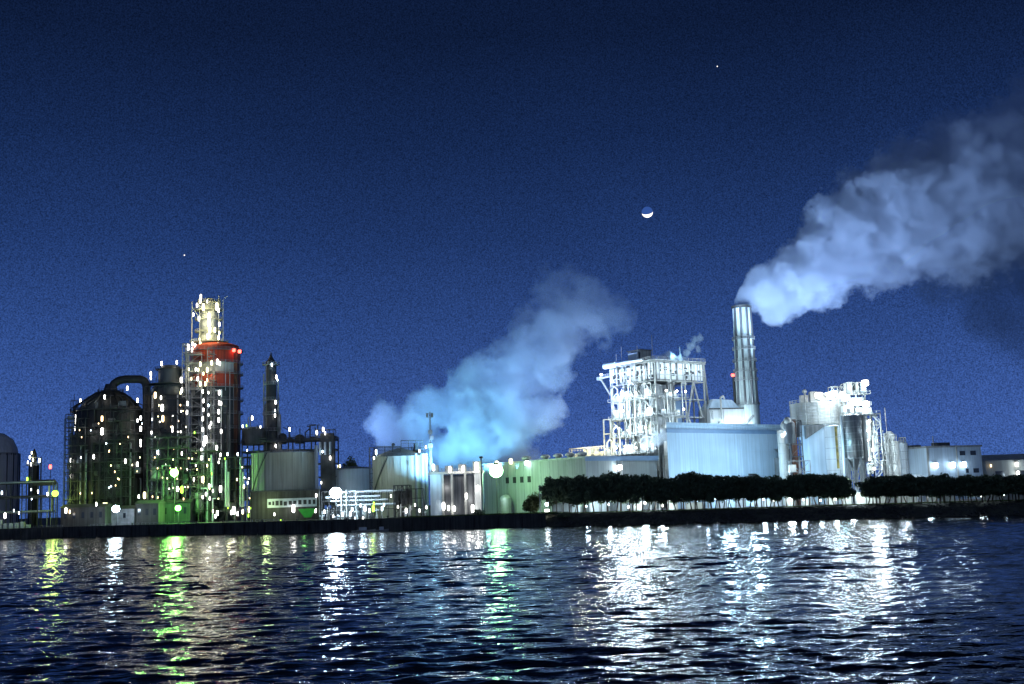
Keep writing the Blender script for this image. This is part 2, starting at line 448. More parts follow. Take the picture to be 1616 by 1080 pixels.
# ---- red beacon mast
t = T('beacon_mast', 'thin mast carrying a single red beacon, left of the dark reactor', 'mast', base(78, 630))
top = t.H(737, 78)
t.part('pole', MB().tube((0, 0, 0), (0, 0, top - .9), 0.35, 8, 0.15), 'dark_steel')
lamp(t, (0, 0, top), 'red', 1.4, 2.2)

# ---- pipe racks
def pipe_rack(px0, px1, Y, label, ztop_py, levels=3, seed=1, n_pipe=5):
    rng = random.Random(seed)
    t = T('pipe_rack', label, 'pipe rack', base((px0 + px1) / 2, Y), group='pipe racks on the waterfront')
    xa, xb = t.L(px0, 800, Y).x, t.L(px1, 800, Y).x
    zt = t.H(ztop_py)
    mb = MB(); nx = max(2, int((xb - xa) / 7))
    frame_tower(mb, xa, xb, 0, 5, 0, zt, zt / levels, 0.4, False, nx)
    t.part('frame', mb, 'dark_steel')
    for k in range(1, levels + 1):
        for i in range(n_pipe):
            z = zt * k / levels + 0.35; y = 0.3 + 4.4 * i / (n_pipe - 1); rr = rng.uniform(0.18, 0.5)
            m = MB()
            a = xa + rng.uniform(0, (xb - xa) * .2); b = xb - rng.uniform(0, (xb - xa) * .2)
            pts = [(a, y, z + rr), (b, y, z + rr)]
            if rng.random() < 0.5: pts.append((b, y, z - zt / levels))
            m.path(pts, rr, 8)
            t.part('pipe', m, rng.choice(['grey_steel', 'dark_steel', 'pale_tank']), True)
    return t
t = pipe_rack(-40, 84, 572, 'long dark pipe rack running in from the left edge', 764, 3, 4)
lamps_at(t, 570, [(60, 776, 'white', .7), (75, 780, 'white', .8), (49, 773, 'cool', .5), (3, 778, 'cool', .8), (50, 788, 'cool', .4)])
mb = MB().lathe([(2.0, 0), (2.0, 11), (1.4, 11.6)], n=16)
mb.v = [(a[0], a[1], a[2]) for a in mb.v]
p = t.L(70, 762, 574); m2 = MB().tube((p.x - 5, 2, p.z), (p.x + 4.5, 2, p.z), 1.5, 14); m2.ball((p.x + 4.5, 2, p.z), 1.5)
t.part('drum', m2, 'dark_steel', True)
mb = MB()
for px in range(-20, 45, 9):
    p = t.L(px, 805, 568); mb.box(p.x - .9, p.x + .9, -3, -1.5, 0, random.Random(px).uniform(1.5, 4.5))
t.part('pump_set', mb, 'pale_tank')
light(t.world(t.L(18, 800, 560)), 900, 'cool')
lamps_at(t, 566, [(8, 814, 'white', 1.3), (22, 806, 'cool', .6), (30, 810, 'cool', .6)])

# ---- post lamps on the quay
def post_lamp(px, py, Y, kind, label, power, rad=1.0, group=None, tint=None, off=(0, -2.2, 0)):
    t = T('post_lamp', label, 'lamp post', base(px, Y, py), group=group)
    z = t.H(py, px)
    mb = MB().tube((0, .8, 0), (0, .8, z + .2), 0.22, 8, 0.14); mb.bar((0, .8, z + .2), (0, 0, z + rad + .1), 0.16)
    t.part('pole', mb, 'dark_steel')
    mb = MB().ball((0, 0, z), rad, 14, 8, 0); mb.lathe([(rad * .55, z + rad * .85), (rad * .3, z + rad * 1.15)], n=10, mi=1)
    t.part('lamp', mb, ['lamp_' + kind, 'dark_steel'], True)
    if power: light(t.world((off[0], off[1] - rad, z + off[2])), power, tint or kind.replace('glare_', '').replace('pale', 'green'), rad)
    return t
post_lamp(87, 779, 560, 'lime', 'yellow-green post lamp at the left foot of the dark reactor', 16000, 1.5)
post_lamp(275, 746, 548, 'glare_green', 'higher of two green lamps in front of the process vessels', 70000, 1.9)
post_lamp(281, 802, 545, 'glare_green', 'lower of two green lamps, close to the quay', 24000, 1.3)
post_lamp(183, 803, 528, 'glare_cool', 'bluish-white lamp glaring in front of the low quayside shed', 9000, 1.6)
post_lamp(530, 778, 476, 'glare_cool', 'brilliant bluish-white floodlight on a pole before the middle tanks', 42000, 2.3)

# ---- dark reactor with gooseneck duct
Y = 588
t = T('reactor_vessel', 'huge dark domed reactor with a gooseneck duct bending over its right shoulder', 'reactor', base(172, Y))
r = 54 * mpp(Y); zb = t.H(650, 172); zs = t.H(690, 172); zt = t.H(616, 172)
t.part('shell', MB().lathe([(r * 1.02, 0), (r * 1.02, zs), (r * .97, zs + 2), (r * .95, zb), (r * .72, zb + (zt - zb) * .45), (r * .42, zb + (zt - zb) * .85), (r * .2, zt), (r * .15, zt + 3)], n=40), 'black_steel', True)
mb = MB(); g = lambda px, py: t.L(px, py, Y)
pts = [g(176, 628), g(177, 615), g(181, 606), g(189, 601), g(199, 599), g(222, 599), g(229, 602), g(232, 609), g(233, 640), g(233, 780)]
mb.path([(p.x, -1.0, p.z) for p in pts], 7.0 * mpp(Y) * .9, 16)
mb.tube((pts[-1].x, -1, pts[-1].z), (pts[-1].x, -1, 0), 2.0, 16)
t.part('gooseneck_duct', mb, 'black_steel', True)
for py in (650, 688, 716, 745):
    z = t.H(py, 172); rr = r * 1.02 + 1.6
    mb = MB(); mb.lathe([(rr - 1.7, z - .15), (rr, z - .15), (rr, z + .1), (rr - 1.7, z + .1)], n=40); mb.ring_rail(rr - .1, z, 1.3, 40, 0.16)
    t.part('ring_platform', mb, 'dark_steel')
rng = random.Random(11)
for i in range(16):
    a = math.pi + math.pi * (i + .5) / 16; rr = r * 1.02 + rng.uniform(.5, 1.4)
    z0, z1 = rng.uniform(0, 10), rng.uniform(zs * .5, zs + 6)
    x, y = rr * math.cos(a), rr * math.sin(a)
    m = MB().path([(x, y, z0), (x, y, z1), (x * .9, y * .9, z1 + .5)], rng.uniform(.2, .6), 7)
    t.part('riser_pipe', m, rng.choice(['dark_steel', 'grey_steel', 'black_steel']), True)
for i in range(14):
    a = math.pi + math.pi * (i + .5) / 14; q0, q1 = r * 1.0, r * rng.uniform(.3, .7); zz0 = rng.uniform(zs, zb + 1); zz1 = zb + (zt - zb) * rng.uniform(.5, .85) + 1
    t.part('riser_pipe', MB().path([(q0 * math.cos(a), q0 * math.sin(a), zz0), (q0 * math.cos(a), q0 * math.sin(a), zb + 2.5), (q1 * math.cos(a), q1 * math.sin(a), zz1)], rng.uniform(.2, .5), 7), rng.choice(['dark_steel', 'black_steel']), True)
for i in range(18):
    a = math.pi + math.pi * rng.uniform(.08, .92); q0 = r + rng.uniform(.6, 2.6); z_ = rng.uniform(2, zb); w_ = rng.uniform(.6, 1.8); x_, y_ = q0 * math.cos(a), q0 * math.sin(a)
    t.part('junction_box', MB().box(x_ - w_, x_ + w_, y_ - w_ * .6, y_ + w_ * .6, z_, z_ + rng.uniform(.8, 3.2)), rng.choice(['dark_steel', 'black_steel', 'grey_steel']))
mb = MB(); zd = t.H(632, 172); rd = r * .8; mb.ring_rail(rd * .72, zd, 1.6, 26, .2); mb.ring_rail(rd * .45, t.H(620, 172), 1.5, 16, .2); t.part('dome_rail', mb, 'dark_steel')
mb = MB(); x0, x1 = g(110, 720).x, g(121, 720).x
frame_tower(mb, x0, x1, -r * .35, -r * .35 + 4, 0, t.H(655, 115), 4.2, 0.32)
frame_tower(mb, x0 + 2.4, x1 + 1.5, -r * .35, -r * .35 + 3, t.H(655, 115), t.H(634, 120), 3, 0.25)
mb.bar((x0 + 4, -r*.35, t.H(634, 120)), (x0 + 4.0, -r*.35, t.H(624, 125)), 0.3)
t.part('stair_tower', mb, 'dark_steel')
for px, py in ((161, 650), (205, 640)):
    p = g(px, py); t.part('instrument_cabin', MB().box(p.x - 2, p.x + 2, -r * .7, -r * .45, p.z - 1.3, p.z + 1.3), 'dark_steel')
for (pa, pb, pt, nx) in ((126, 158, 664, 3), (168, 214, 690, 4), (188, 226, 655, 3)):
    mb = MB(); zz_ = frame_tower(mb, g(pa, 720).x, g(pb, 720).x, -r - 3.5, -r * .8, 0, t.H(pt, 172), 4.4, .26, True, nx)
    for z_ in zz_[1::2]: mb.box(g(pa, 720).x, g(pb, 720).x, -r - 3.4, -r * .8, z_ - .15, z_ + .05); mb.rail([(g(pa, 720).x, -r - 3.4, z_), (g(pb, 720).x, -r - 3.4, z_)], 1.1, 2, .09)
    t.part('scaffold', mb, 'dark_steel')
lamps_at(t, Y - r - 4.5, [(161, 661, 'warm', 1.25), (161, 681, 'white', 1.6), (148, 721), (198, 728), (172, 770, 'cool', .4)])
lamps_at(t, Y - r * .35 - 1, [(127, 633), (119, 658), (119, 666), (119, 677), (112, 727), (117, 723), (120, 721), (111, 738), (114, 741), (112, 752), (217, 732), (218, 741, 'cool', .6)])
lamps_at(t, Y - r * .8, [(165, 627), (201, 613), (217, 632), (222, 660), (217, 664, 'white', .8), (222, 677, 'white', 1.2), (222, 697), (222, 703, 'white', .7)])
for k in range(22):
    lamp(t, t.L(rng.uniform(124, 226), 668 + 11 * (k % 11) + rng.uniform(-1, 1), Y - r - 4.2), rng.choice(['warm', 'cream', 'cool', 'warm']), rng.uniform(.3, .45), rng.uniform(.5, .9))
light(t.world(g(161, 684)) + Vector((0, -r - 6, 0)), 1200, 'white'); light(t.world(g(165, 633)) + Vector((0, -r * .9, 0)), 700, 'cool')
light(t.world(g(120, 735)) + Vector((-3, -16, 0)), 700, 'white'); light(t.world(g(204, 640)) + Vector((0, -r * .9, 0)), 500, 'cool')
light(t.world(g(146, 730)) + Vector((0, -r - 5, 0)), 500, 'cool'); light(t.world(g(130, 792)) + Vector((0, -r - 8, 0)), 2600, 'lime')

# ---- second vessel
Y = 592
t = T('stripper_vessel', 'dark stepped vessel between the gooseneck duct and the red banded tower', 'vessel', base(267, Y))
r = 29 * mpp(Y); g = lambda px, py: t.L(px, py, Y); z1 = t.H(607, 267); z2 = t.H(580, 267)
t.part('shell', MB().lathe([(r, 0), (r, z1 - 3), (r * .8, z1), (r * .62, z1 + .2), (r * .62, z2 - 1), (r * .4, z2 + .8), (.2, z2 + 1.2)], n=36), 'teal_shell', True)
for py in (607, 625, 650, 683, 715):
    z = t.H(py, 267); mb = MB(); rr = r + 1.5
    mb.lathe([(r, z - .15), (rr, z - .15), (rr, z + .1), (r, z + .1)], n=32); mb.ring_rail(rr - .1, z, 1.2, 32, 0.15)
    t.part('ring_platform', mb, 'dark_steel')
mb = MB(); z = t.H(584, 267); mb.lathe([(r * .62, z - .1), (r * .78, z - .1), (r * .78, z + .1), (r * .62, z + .1)], n=28); mb.ring_rail(r * .77, z, 1.2, 22, .15)
for px, py in ((255, 570), (279, 568), (240, 586), (247, 600)):
    p = g(px, py); mb.bar((p.x, 0, z - 3), (p.x, 0, p.z), 0.25)
t.part('top_platform', mb, 'dark_steel')
for i in range(12):
    a = math.pi + math.pi * (i + .5) / 12; rr = r + rng.uniform(.4, 1.2); x, y = rr * math.cos(a), rr * math.sin(a)
    m = MB().path([(x, y, 0), (x, y, rng.uniform(z1 * .4, z1))], rng.uniform(.15, .5), 7)
    t.part('riser_pipe', m, rng.choice(['dark_steel', 'grey_steel', 'pale_tank']), True)
for (pa, pb, pt, nx) in ((238, 268, 612, 4), (266, 297, 632, 4)):
    mb = MB(); zz_ = frame_tower(mb, g(pa, 720).x, g(pb, 720).x, -r - 1.9, -r * .6, 0, t.H(pt, 267), 4.2, .26, True, nx)
    for z_ in zz_[1::2]: mb.box(g(pa, 720).x, g(pb, 720).x, -r - 1.8, -r * .6, z_ - .15, z_ + .05); mb.rail([(g(pa, 720).x, -r - 1.8, z_), (g(pb, 720).x, -r - 1.8, z_)], 1.1, 1.6, .09)
    t.part('scaffold', mb, 'dark_steel')
for k in range(20):
    lamp(t, t.L(rng.uniform(238, 297), 640 + 8.5 * (k % 14) + rng.uniform(-1, 1), Y - r - 2.3), rng.choice(['warm', 'cream', 'white', 'warm']), rng.uniform(.3, .5), rng.uniform(.5, 1.0))
lamps_at(t, Y - r - 2.2, [(245, 624, 'warm', 1.5), (254, 628, 'white', .9), (256, 644, 'white', 1.6), (257, 661, 'warm', 1.5), (239, 683, 'white', .7), (272, 675, 'white', .7), (272, 680, 'white', .7), (286, 600, 'white', 1.3), (287, 616), (285, 620, 'cream', .8), (296, 637), (295, 651), (249, 714, 'cool', 1.1), (287, 716, 'white', .8), (240, 662, 'cool', .5), (217, 733)])
lamps_at(t, Y - 2, [(255, 574), (279, 572, 'white', .9), (266, 595), (238, 590), (238, 597, 'white', .8)])
light(t.world(g(268, 603)) + Vector((0, -r - 1.5, 1.5)), 500, 'cool'); light(t.world(g(254, 640)) + Vector((0, -r - 6, 0)), 900, 'warm')
light(t.world(g(247, 716)) + Vector((0, -r - 5, 0)), 500, 'cool')

# ---- red banded tower
Y = 602
t = T('banded_tower', 'tallest tower at left, red and white bands below a brightly lit slim top', 'tower', base(340, Y))
r = 38.5 * mpp(Y); g = lambda px, py: t.L(px, py, Y); h = lambda py: t.H(py, 340)
prof = [(r, 0), (r, h(613)), (r, h(612)), (r, h(592)), (r, h(591)), (r, h(576)), (r, h(575)), (r, h(553)), (r * .93, h(547)), (r * .6, h(543)), (r * .3, h(541))]
t.part('shell', MB().lathe(prof, n=48, mis=[0, 1, 1, 1, 2, 2, 1, 1, 1, 0]), ['teal_shell', 'red_paint', 'band_white'], True)
for py in (556, 576, 593, 614, 634, 655, 678, 700):
    z_ = h(py); mb = MB(); mb.lathe([(r - .2, z_ - .12), (r + 1.5, z_ - .12), (r + 1.5, z_ + .12), (r - .2, z_ + .12)], n=44); mb.ring_rail(r + 1.4, z_, 1.2, 40, .13); t.part('ring_platform', mb, 'grey_steel')
for k in range(16):
    a = math.pi * (1.04 + .92 * (k + rng.uniform(.2, .8)) / 16); q_ = r + rng.uniform(.4, 1.2); za_, zb_ = sorted((h(rng.uniform(560, 800)), h(rng.uniform(556, 720))))
    t.part('riser_pipe', MB().path([(q_ * math.cos(a), q_ * math.sin(a), za_), (q_ * math.cos(a), q_ * math.sin(a), zb_ + 3)], rng.uniform(.15, .45), 7), rng.choice(['grey_steel', 'dark_steel', 'tank_paint', 'white_steel']), True)
x0, x1 = g(367, 600).x, g(379, 600).x
mb = MB().box(x0, x1, -r * .5, -r * .1, 0, h(552)); t.part('side_duct', mb, 'rust_duct')
cxu = g(330, 510).x; ru = 17 * mpp(Y)
mb = MB().lathe([(ru, h(546)), (ru, h(530)), (ru * .8, h(527)), (ru * .8, h(493)), (ru * .55, h(489)), (ru * .55, h(474)), (ru * .2, h(470))], cxu, 0, 28)
t.part('top_column', mb, 'band_white', True)
for py, k in ((541, 1.75), (524, 1.3), (505, 1.3), (490, 1.35), (478, 1.1)):
    z = h(py); rr = ru * k; mb = MB(); mb.lathe([(ru * .5, z - .12), (rr, z - .12), (rr, z + .12), (ru * .5, z + .12)], cxu, 0, 26)
    mb.ring_rail(rr - .1, z, 1.2, 22, 0.16, 0, cxu, 0)
    t.part('ring_platform', mb, 'tank_paint')
mb = MB()
for px in (308, 320, 341, 350):
    x = g(px, 520).x; mb.bar((x, -ru * 1.1, h(545)), (x, -ru * 1.1, h(478 if px < 345 else 470)), 0.3)
for px in (308, 320): mb.bar((g(px, 520).x, -ru * 1.1, h(486)), (g(px + 12 if px < 320 else 341, 520).x, -ru * 1.1, h(505)), 0.22)
t.part('top_frame', mb, 'tank_paint')
mb = MB(); x = g(352, 500).x; mb.tube((x, 0, h(540)), (x, 0, h(474)), 0.3); mb.tube((x, 0, h(474)), (x + 2.4, 0, h(468)), 0.22); t.part('vent_pipe', mb, 'pale_tank')
mb = MB()
x = g(317, 470).x; mb.tube((x, 0, h(480)), (x, 0, h(464)), 0.9, 10, 0.6); x = g(346, 480).x; mb.tube((x, 0, h(490)), (x, 0, h(472)), 0.8)
t.part('relief_valve', mb, 'tank_paint', True)
for (pa, pb, top) in ((312, 332, 565), (341, 351, 556), (302, 309, 548)):
    mb = MB(); ya = -r - 4.5
    frame_tower(mb, g(pa, 700).x, g(pb, 700).x, ya, -r + 1, 0, h(top), 4.4, 0.32)
    z = 4.4
    while z < h(top):
        mb.box(g(pa, 700).x, g(pb, 700).x, ya, -r + 1, z, z + .1); mb.rail([(g(pa, 700).x, ya, z), (g(pb, 700).x, ya, z)], 1.1, 1.5, 0.1); z += 4.4
    t.part('stair_tower', mb, 'grey_steel')
for px, pa, pb, rr, m_ in ((329, 615, 690, .5, 'white_steel'), (352, 545, 625, .7, 'pale_tank'), (362, 572, 620, .8, 'pale_tank'), (336, 620, 800, .6, 'dark_steel'), (306, 560, 800, .6, 'grey_steel'), (358, 620, 800, .5, 'dark_steel'), (324, 580, 620, .4, 'white_steel')):
    x = g(px, 650).x; m = MB().path([(x, -r - 1.2 if px < 350 else -r * .75, h(pb)), (x, -r - 1.2 if px < 350 else -r * .75, h(pa))], rr, 8); t.part('riser_pipe', m, m_, True)
for i in range(34):
    px = rng.uniform(300, 380); x = g(px, 700).x; a_ = rng.uniform(.0, .55); z0 = h(815) + rng.uniform(0, 30); z1 = z0 + rng.uniform(8, 34); yy = -r - rng.uniform(.6, 5)
    pts = [(x, yy, z0), (x, yy, z1)]
    if rng.random() < .45: pts.append((x + rng.uniform(-4, 4), yy, z1))
    t.part('pipe', MB().path(pts, rng.uniform(.14, .4), 6), rng.choice(['grey_steel', 'dark_steel', 'dark_steel', 'teal_shell', 'pale_tank']), True)
lamps_at(t, Y - r - 5.5, [(320, 618, 'white', .9), (321, 633, 'white', .9), (321, 647, 'white', .8), (320, 661), (320, 678), (324, 694, 'white', 1.8), (322, 700, 'white', 1.3), (318, 711), (318, 723), (346, 620, 'white', 1.1), (346, 636), (349, 637, 'white', .8), (345, 650, 'white', 1.1), (345, 663, 'white', 1.1), (349, 681), (342, 707, 'white', 1.1), (348, 718, 'white', .8), (331, 674, 'white', .9), (329, 640, 'cool', .6), (307, 683, 'lime', .6), (309, 714, 'cream', .8), (327, 735, 'cream', .7), (320, 757, 'cream', 1.6), (313, 584, 'cream', .8), (316, 575, 'cream', 1.1), (321, 590, 'cream', .8), (327, 584, 'cream', 1.2), (334, 573, 'cream', 1.1), (343, 571, 'white', 1.2), (347, 574, 'white', 1), (302, 598, 'warm', .7), (312, 598, 'white', 1.0), (316, 606, 'cream', 1.1), (324, 606, 'cream', 1.0), (327, 600, 'warm', .8), (309, 583, 'white', .8), (298, 583, 'cream', .7), (329, 620, 'white', .6), (329, 655, 'white', .6), (333, 668, 'white', .8)])
lamps_at(t, Y - ru * 1.5 , [(304, 543, 'white', .9), (308, 547, 'white', 1.2), (316, 543, 'cream', 1.1), (297, 548, 'white', 1.5), (303, 552, 'white', 1.1), (317, 468, 'white', 1.0), (316, 475, 'cream', 1.3), (311, 482, 'white', 1), (321, 485, 'cream', 1.7), (327, 476, 'white', .7), (342, 484, 'cream', 1.8), (345, 490, 'white', 1), (314, 503, 'white', 1.1), (330, 500, 'white', 1.8), (330, 511, 'white', 1.6), (331, 521, 'cream', 1.6), (339, 521, 'cream', 1.2), (346, 512, 'white', 1), (345, 533, 'cream', 1.1), (305, 497, 'white', .9), (328, 531, 'white', 1.3), (315, 536, 'cream', .8), (346, 526, 'cream', .9)])
lamps_at(t, Y - r * .4, [(364, 627, 'white', 1.2), (363, 686, 'white', 1.1), (361, 695), (362, 704), (359, 700, 'white', .8), (354, 616, 'white', .8), (350, 712, 'white', .8)])
for px, py in ((369, 553), (378, 555)): lamp(t, t.L(px, py, Y - r * .6), 'red', 1.7, 1.7)
for px, py, P, k in ((331, 500, 8500, 'cream'), (312, 530, 4500, 'cream'), (340, 530, 5500, 'cream'), (322, 480, 2200, 'cream'), (345, 482, 1500, 'cream')):
    light(t.world(g(px, py)) + Vector((0, -ru - 7, 0)), P, k)
for px, py, P, k in ((316, 590, 2200, 'cream'), (345, 590, 1500, 'warm'), (330, 560, 1800, 'warm'), (352, 600, 1600, 'warm'), (310, 600, 1500, 'warm'), (322, 620, 700, 'white'), (347, 640, 800, 'white'), (322, 690, 1300, 'white'), (345, 700, 900, 'white'), (320, 760, 1800, 'cream')):
    light(t.world(g(px, py)) + Vector((0, -r - 9, 0)), P, k)

# ---- process structure along the foot of the towers
Y = 560
t = T('process_structure', 'dark tangle of steel frames and pipes at the foot of the towers', 'process plant', base(300, Y))
g = lambda px, py: t.L(px, py, Y)
for (pa, pb, pt, nx) in ((232, 298, 690, 4), (298, 345, 712, 3), (345, 398, 722, 4)):
    mb = MB(); zs = frame_tower(mb, g(pa, 760).x, g(pb, 760).x, 0, 12, 0, t.H(pt, (pa + pb) / 2), 5.2, 0.38, True, nx)
    t.part('frame', mb, 'dark_steel')
    for z in zs[1:]:
        mb = MB().box(g(pa, 760).x, g(pb, 760).x, .3, 11.7, z - .2, z - .05); mb.rail([(g(pa, 760).x, .2, z), (g(pb, 760).x, .2, z)], 1.1, 2, 0.09)
        t.part('platform', mb, 'dark_steel')
for i in range(46):
    px = rng.uniform(234, 398); z0 = rng.choice([0, 5, 10]); z1 = z0 + rng.uniform(6, 22); x = g(px, 770).x; y = rng.uniform(-.8, 6)
    pts = [(x, y, z0), (x, y, z1)]
    if rng.random() < .5: pts.append((x + rng.uniform(-6, 6), y, z1))
    m = MB().path(pts, rng.uniform(.15, .5), 7); t.part('pipe', m, rng.choice(['grey_steel', 'dark_steel', 'pale_tank', 'teal_shell']), True)
for px, py0, py1, rr in ((243, 760, 735, 2.2), (262, 812, 780, 2.6), (291, 765, 745, 1.8), (312, 812, 775, 2.2), (336, 790, 762, 2.0), (365, 812, 790, 2.6)):
    x = g(px, 780).x; z0, z1 = max(0, t.H(py0, px)), t.H(py1, px)
    m = MB().lathe([(rr * .3, z0), (rr, z0 + 1), (rr, z1 - 1), (rr * .3, z1)], x, 3, 18); t.part('drum', m, rng.choice(['teal_shell', 'grey_steel']), True)
for px, pa, pb in ((336, 730, 770), (358, 727, 800), (381, 722, 800), (362, 745, 800), (385, 745, 800), (335, 718, 745)):
    x = g(px, 760).x; m = MB().path([(x, -1.5, t.H(pb, px)), (x, -1.5, t.H(pa, px))], .55, 8); t.part('stand_pipe', m, 'pale_tank', True)
lamps_at(t, Y - 2, [(280, 772, 'white', 1.1), (287, 773, 'lime', 1.6), (228, 782, 'cream', 1.5), (219, 784, 'white', .8), (239, 799, 'white', .8), (238, 793, 'white', .7), (330, 767, 'white', .9), (336, 775, 'white', .7), (348, 772, 'white', 1.4), (306, 757, 'white', .7), (325, 780, 'white', .8), (320, 785, 'white', .7), (331, 787, 'white', .7), (343, 810, 'white', 1.1), (340, 815, 'white', .8), (336, 807, 'cream', .7), (369, 806, 'white', 1.7), (365, 809, 'white', 1), (375, 811, 'white', .9), (383, 808, 'cream', 1), (393, 806, 'cream', 1), (398, 804, 'white', .7), (392, 814, 'lime', .7), (334, 748, 'lime', .6), (374, 757, 'cream', .6), (385, 768, 'cream', .8), (391, 762, 'white', .6), (309, 735, 'white', .5), (345, 730, 'white', .6), (359, 717, 'cool', .7), (375, 717, 'cool', .7), (390, 711, 'cool', .5)])
for k in range(38):
    lamp(t, t.L(rng.uniform(234, 397), 724 + 15.5 * (k % 6) + rng.uniform(-2, 2), Y - 1.5), rng.choice(['warm', 'cream', 'white', 'warm', 'lime']), rng.uniform(.3, .5), rng.uniform(.5, 1.0))
for px, py, P, k in ((335, 770, 1500, 'white'), (368, 800, 1800, 'cream'), (300, 780, 900, 'white'), (355, 735, 700, 'cool'), (385, 770, 600, 'lime')):
    light(t.world(g(px, py)) + Vector((0, -7, 0)), P, k)

# ---- slim column with head platform
Y = 595
t = T('slim_column', 'slim dark column with a round head platform, right of the banded tower', 'column', base(429, Y))
g = lambda px, py: t.L(px, py, Y); h = lambda py: t.H(py, 429)
xt = 0
t.part('shaft', MB().lathe([(3.3, 0), (3.3, h(640)), (2.7, h(636)), (2.7, h(572)), (1.6, h(568)), (.6, h(562)), (.15, h(556))], n=24), 'dark_steel', True)
for py, rr in ((576, 4.4), (607, 3.8), (632, 4.2), (655, 4.4), (680, 4.4)):
    z = h(py); mb = MB(); mb.lathe([(2.6, z - .15), (rr, z - .15), (rr, z + .1), (2.6, z + .1)], n=24); mb.ring_rail(rr - .1, z, 1.3, 18, .16); t.part('ring_platform', mb, 'grey_steel')
mb = MB(); ladder(mb, -2.2, -2.9, 0, h(576)); t.part('ladder', mb, 'grey_steel')
for x, rr, py in ((3.7, .45, 600), (-3.6, .35, 590), (4.6, .5, 655)): 
    m = MB().tube((x, -.8, 0), (x, -.8, h(py)), rr); t.part('riser_pipe', m, 'grey_steel', True)
lamps_at(t, Y - 4.5, [(436, 595, 'white', .9), (435, 635, 'white', .9), (434, 656, 'white', .8), (429, 576, 'cool', .8), (436, 704, 'white', 1), (438, 600, 'cool', .5), (434, 648, 'cool', .6)])
light(t.world((2, -7, h(578))), 350, 'cool')

# ---- process deck behind the green-lit tank
Y = 588
t = T('process_deck', 'dark elevated pipe deck on legs behind the green-lit tank', 'process plant', base(455, Y))
g = lambda px, py: t.L(px, py, Y); h = lambda py, px=455: t.H(py, px)
mb = MB(); xa, xb = g(382, 700).x, g(528, 700).x
frame_tower(mb, xa, xb, 0, 12, 0, h(691), 7, 0.6, False, 8)
mb.box(xa, xb, 0, 12, h(697), h(693)); mb.box(xa, xb, 0, 12, h(712), h(710)); mb.rail([(xa, -.1, h(691)), (xb, -.1, h(691))], 1.2, 2.2, .14)
t.part('frame', mb, 'dark_steel')
mb = MB().box(xb - 7, xb, -1, 0, h(800), h(684, 520)); t.part('wall_panel', mb, 'dark_steel')
mb = MB(); frame_tower(mb, g(498, 680).x, g(527, 680).x, 0, 6, h(691), h(680), 3, .3, False, 3); t.part('upper_frame', mb, 'dark_steel')
for i in range(14):
    px = rng.uniform(386, 524); x = g(px, 690).x; z0 = h(692); m = MB().path([(x, 3, z0), (x, 3, z0 + rng.uniform(2, 7)), (x + rng.uniform(-3, 3), 3, z0 + rng.uniform(4, 7))], rng.uniform(.15, .4), 7)
    t.part('vent_pipe', m, 'dark_steel', True)
for px, py, rr in ((398, 678, 6.2), (443, 688, 2), (470, 690, 2.4)):
    x = g(px, 690).x; z = h(py, px); m = MB().lathe([(rr, h(700)), (rr, z), (rr * .9, z + .8), (rr * .3, z + 1.6)], x, 5, 20); t.part('drum', m, 'dark_steel', True)
mb = MB(); z = h(672, 398); x = g(398, 690).x; mb.ring_rail(6, h(678, 398), 1.2, 16, .15, 0, x, 5); mb.bar((x - 3, 5, h(678)), (x - 3, 5, h(655)), .35); mb.bar((x - 2, 5, h(678)), (x - 2, 5, h(652)), .35); t.part('drum_rail', mb, 'grey_steel')
for px in (506, 514, 522):
    x = g(px, 720).x; m = MB().tube((x, -1.5, h(720)), (x, -1.5, h(700)), .6); t.part('stand_pipe', m, 'pale_tank', True)
lamps_at(t, Y - 3, [(398, 660), (383, 673, 'cool', .7), (389, 672, 'lime', .6), (411, 674, 'white', .6), (457, 678, 'white', .9), (500, 683, 'white', 1), (510, 678, 'white', 1), (513, 684, 'white', .7), (521, 723, 'white', .9), (509, 713, 'cool', .6), (435, 704, 'white', .7), (507, 762, 'white', .6)])
light(t.world(g(510, 715)) + Vector((0, -6, 0)), 700, 'cool'); light(t.world(g(395, 690)) + Vector((0, -8, 0)), 500, 'cool')

# ---- storage tanks
def tank(px0, px1, pytop, Y, label, m_, roof=2.5, ribs=18, rail=True, stair=True):
    t = T('storage_tank', label, 'storage tank', base((px0 + px1) / 2, Y))
    r = (px1 - px0) / 2 * mpp(Y); z = t.H(pytop)
    t.part('shell', MB().lathe([(r, 0), (r, z)], n=56), m_, True)
    t.part('roof', MB().lathe([(r + .25, z - .2), (r + .25, z + .1), (r * .5, z + roof * .62), (.4, z + roof)], n=56), m_ if roof > 3 else 'grey_steel', True)
    mb = MB()
    for i in range(ribs):
        a = 2 * math.pi * i / ribs; mb.bar(((r + .12) * math.cos(a), (r + .12) * math.sin(a), 0), ((r + .12) * math.cos(a), (r + .12) * math.sin(a), z), .22)
    for zz in (z * .33, z * .66): mb.lathe([(r + .14, zz), (r + .14, zz + .25)], n=56)
    t.part('stiffener', mb, m_)
    if rail: t.part('roof_rail', MB().ring_rail(r, z, 1.2, 40, .13), 'dark_steel')
    if stair:
        mb = MB(); n = 40
        for i in range(n):
            a = math.pi * 1.05 + 1.1 * i / n; b = math.pi * 1.05 + 1.1 * (i + 1) / n; z0, z1 = z * i / n, z * (i + 1) / n
            mb.bar(((r + 1) * math.cos(a), (r + 1) * math.sin(a), z0), ((r + 1) * math.cos(b), (r + 1) * math.sin(b), z1), .3)
            mb.bar(((r + 1) * math.cos(a), (r + 1) * math.sin(a), z0 + 1.1), ((r + 1) * math.cos(b), (r + 1) * math.sin(b), z1 + 1.1), .1)
        t.part('spiral_stair', mb, 'dark_steel')
    return t, r, z
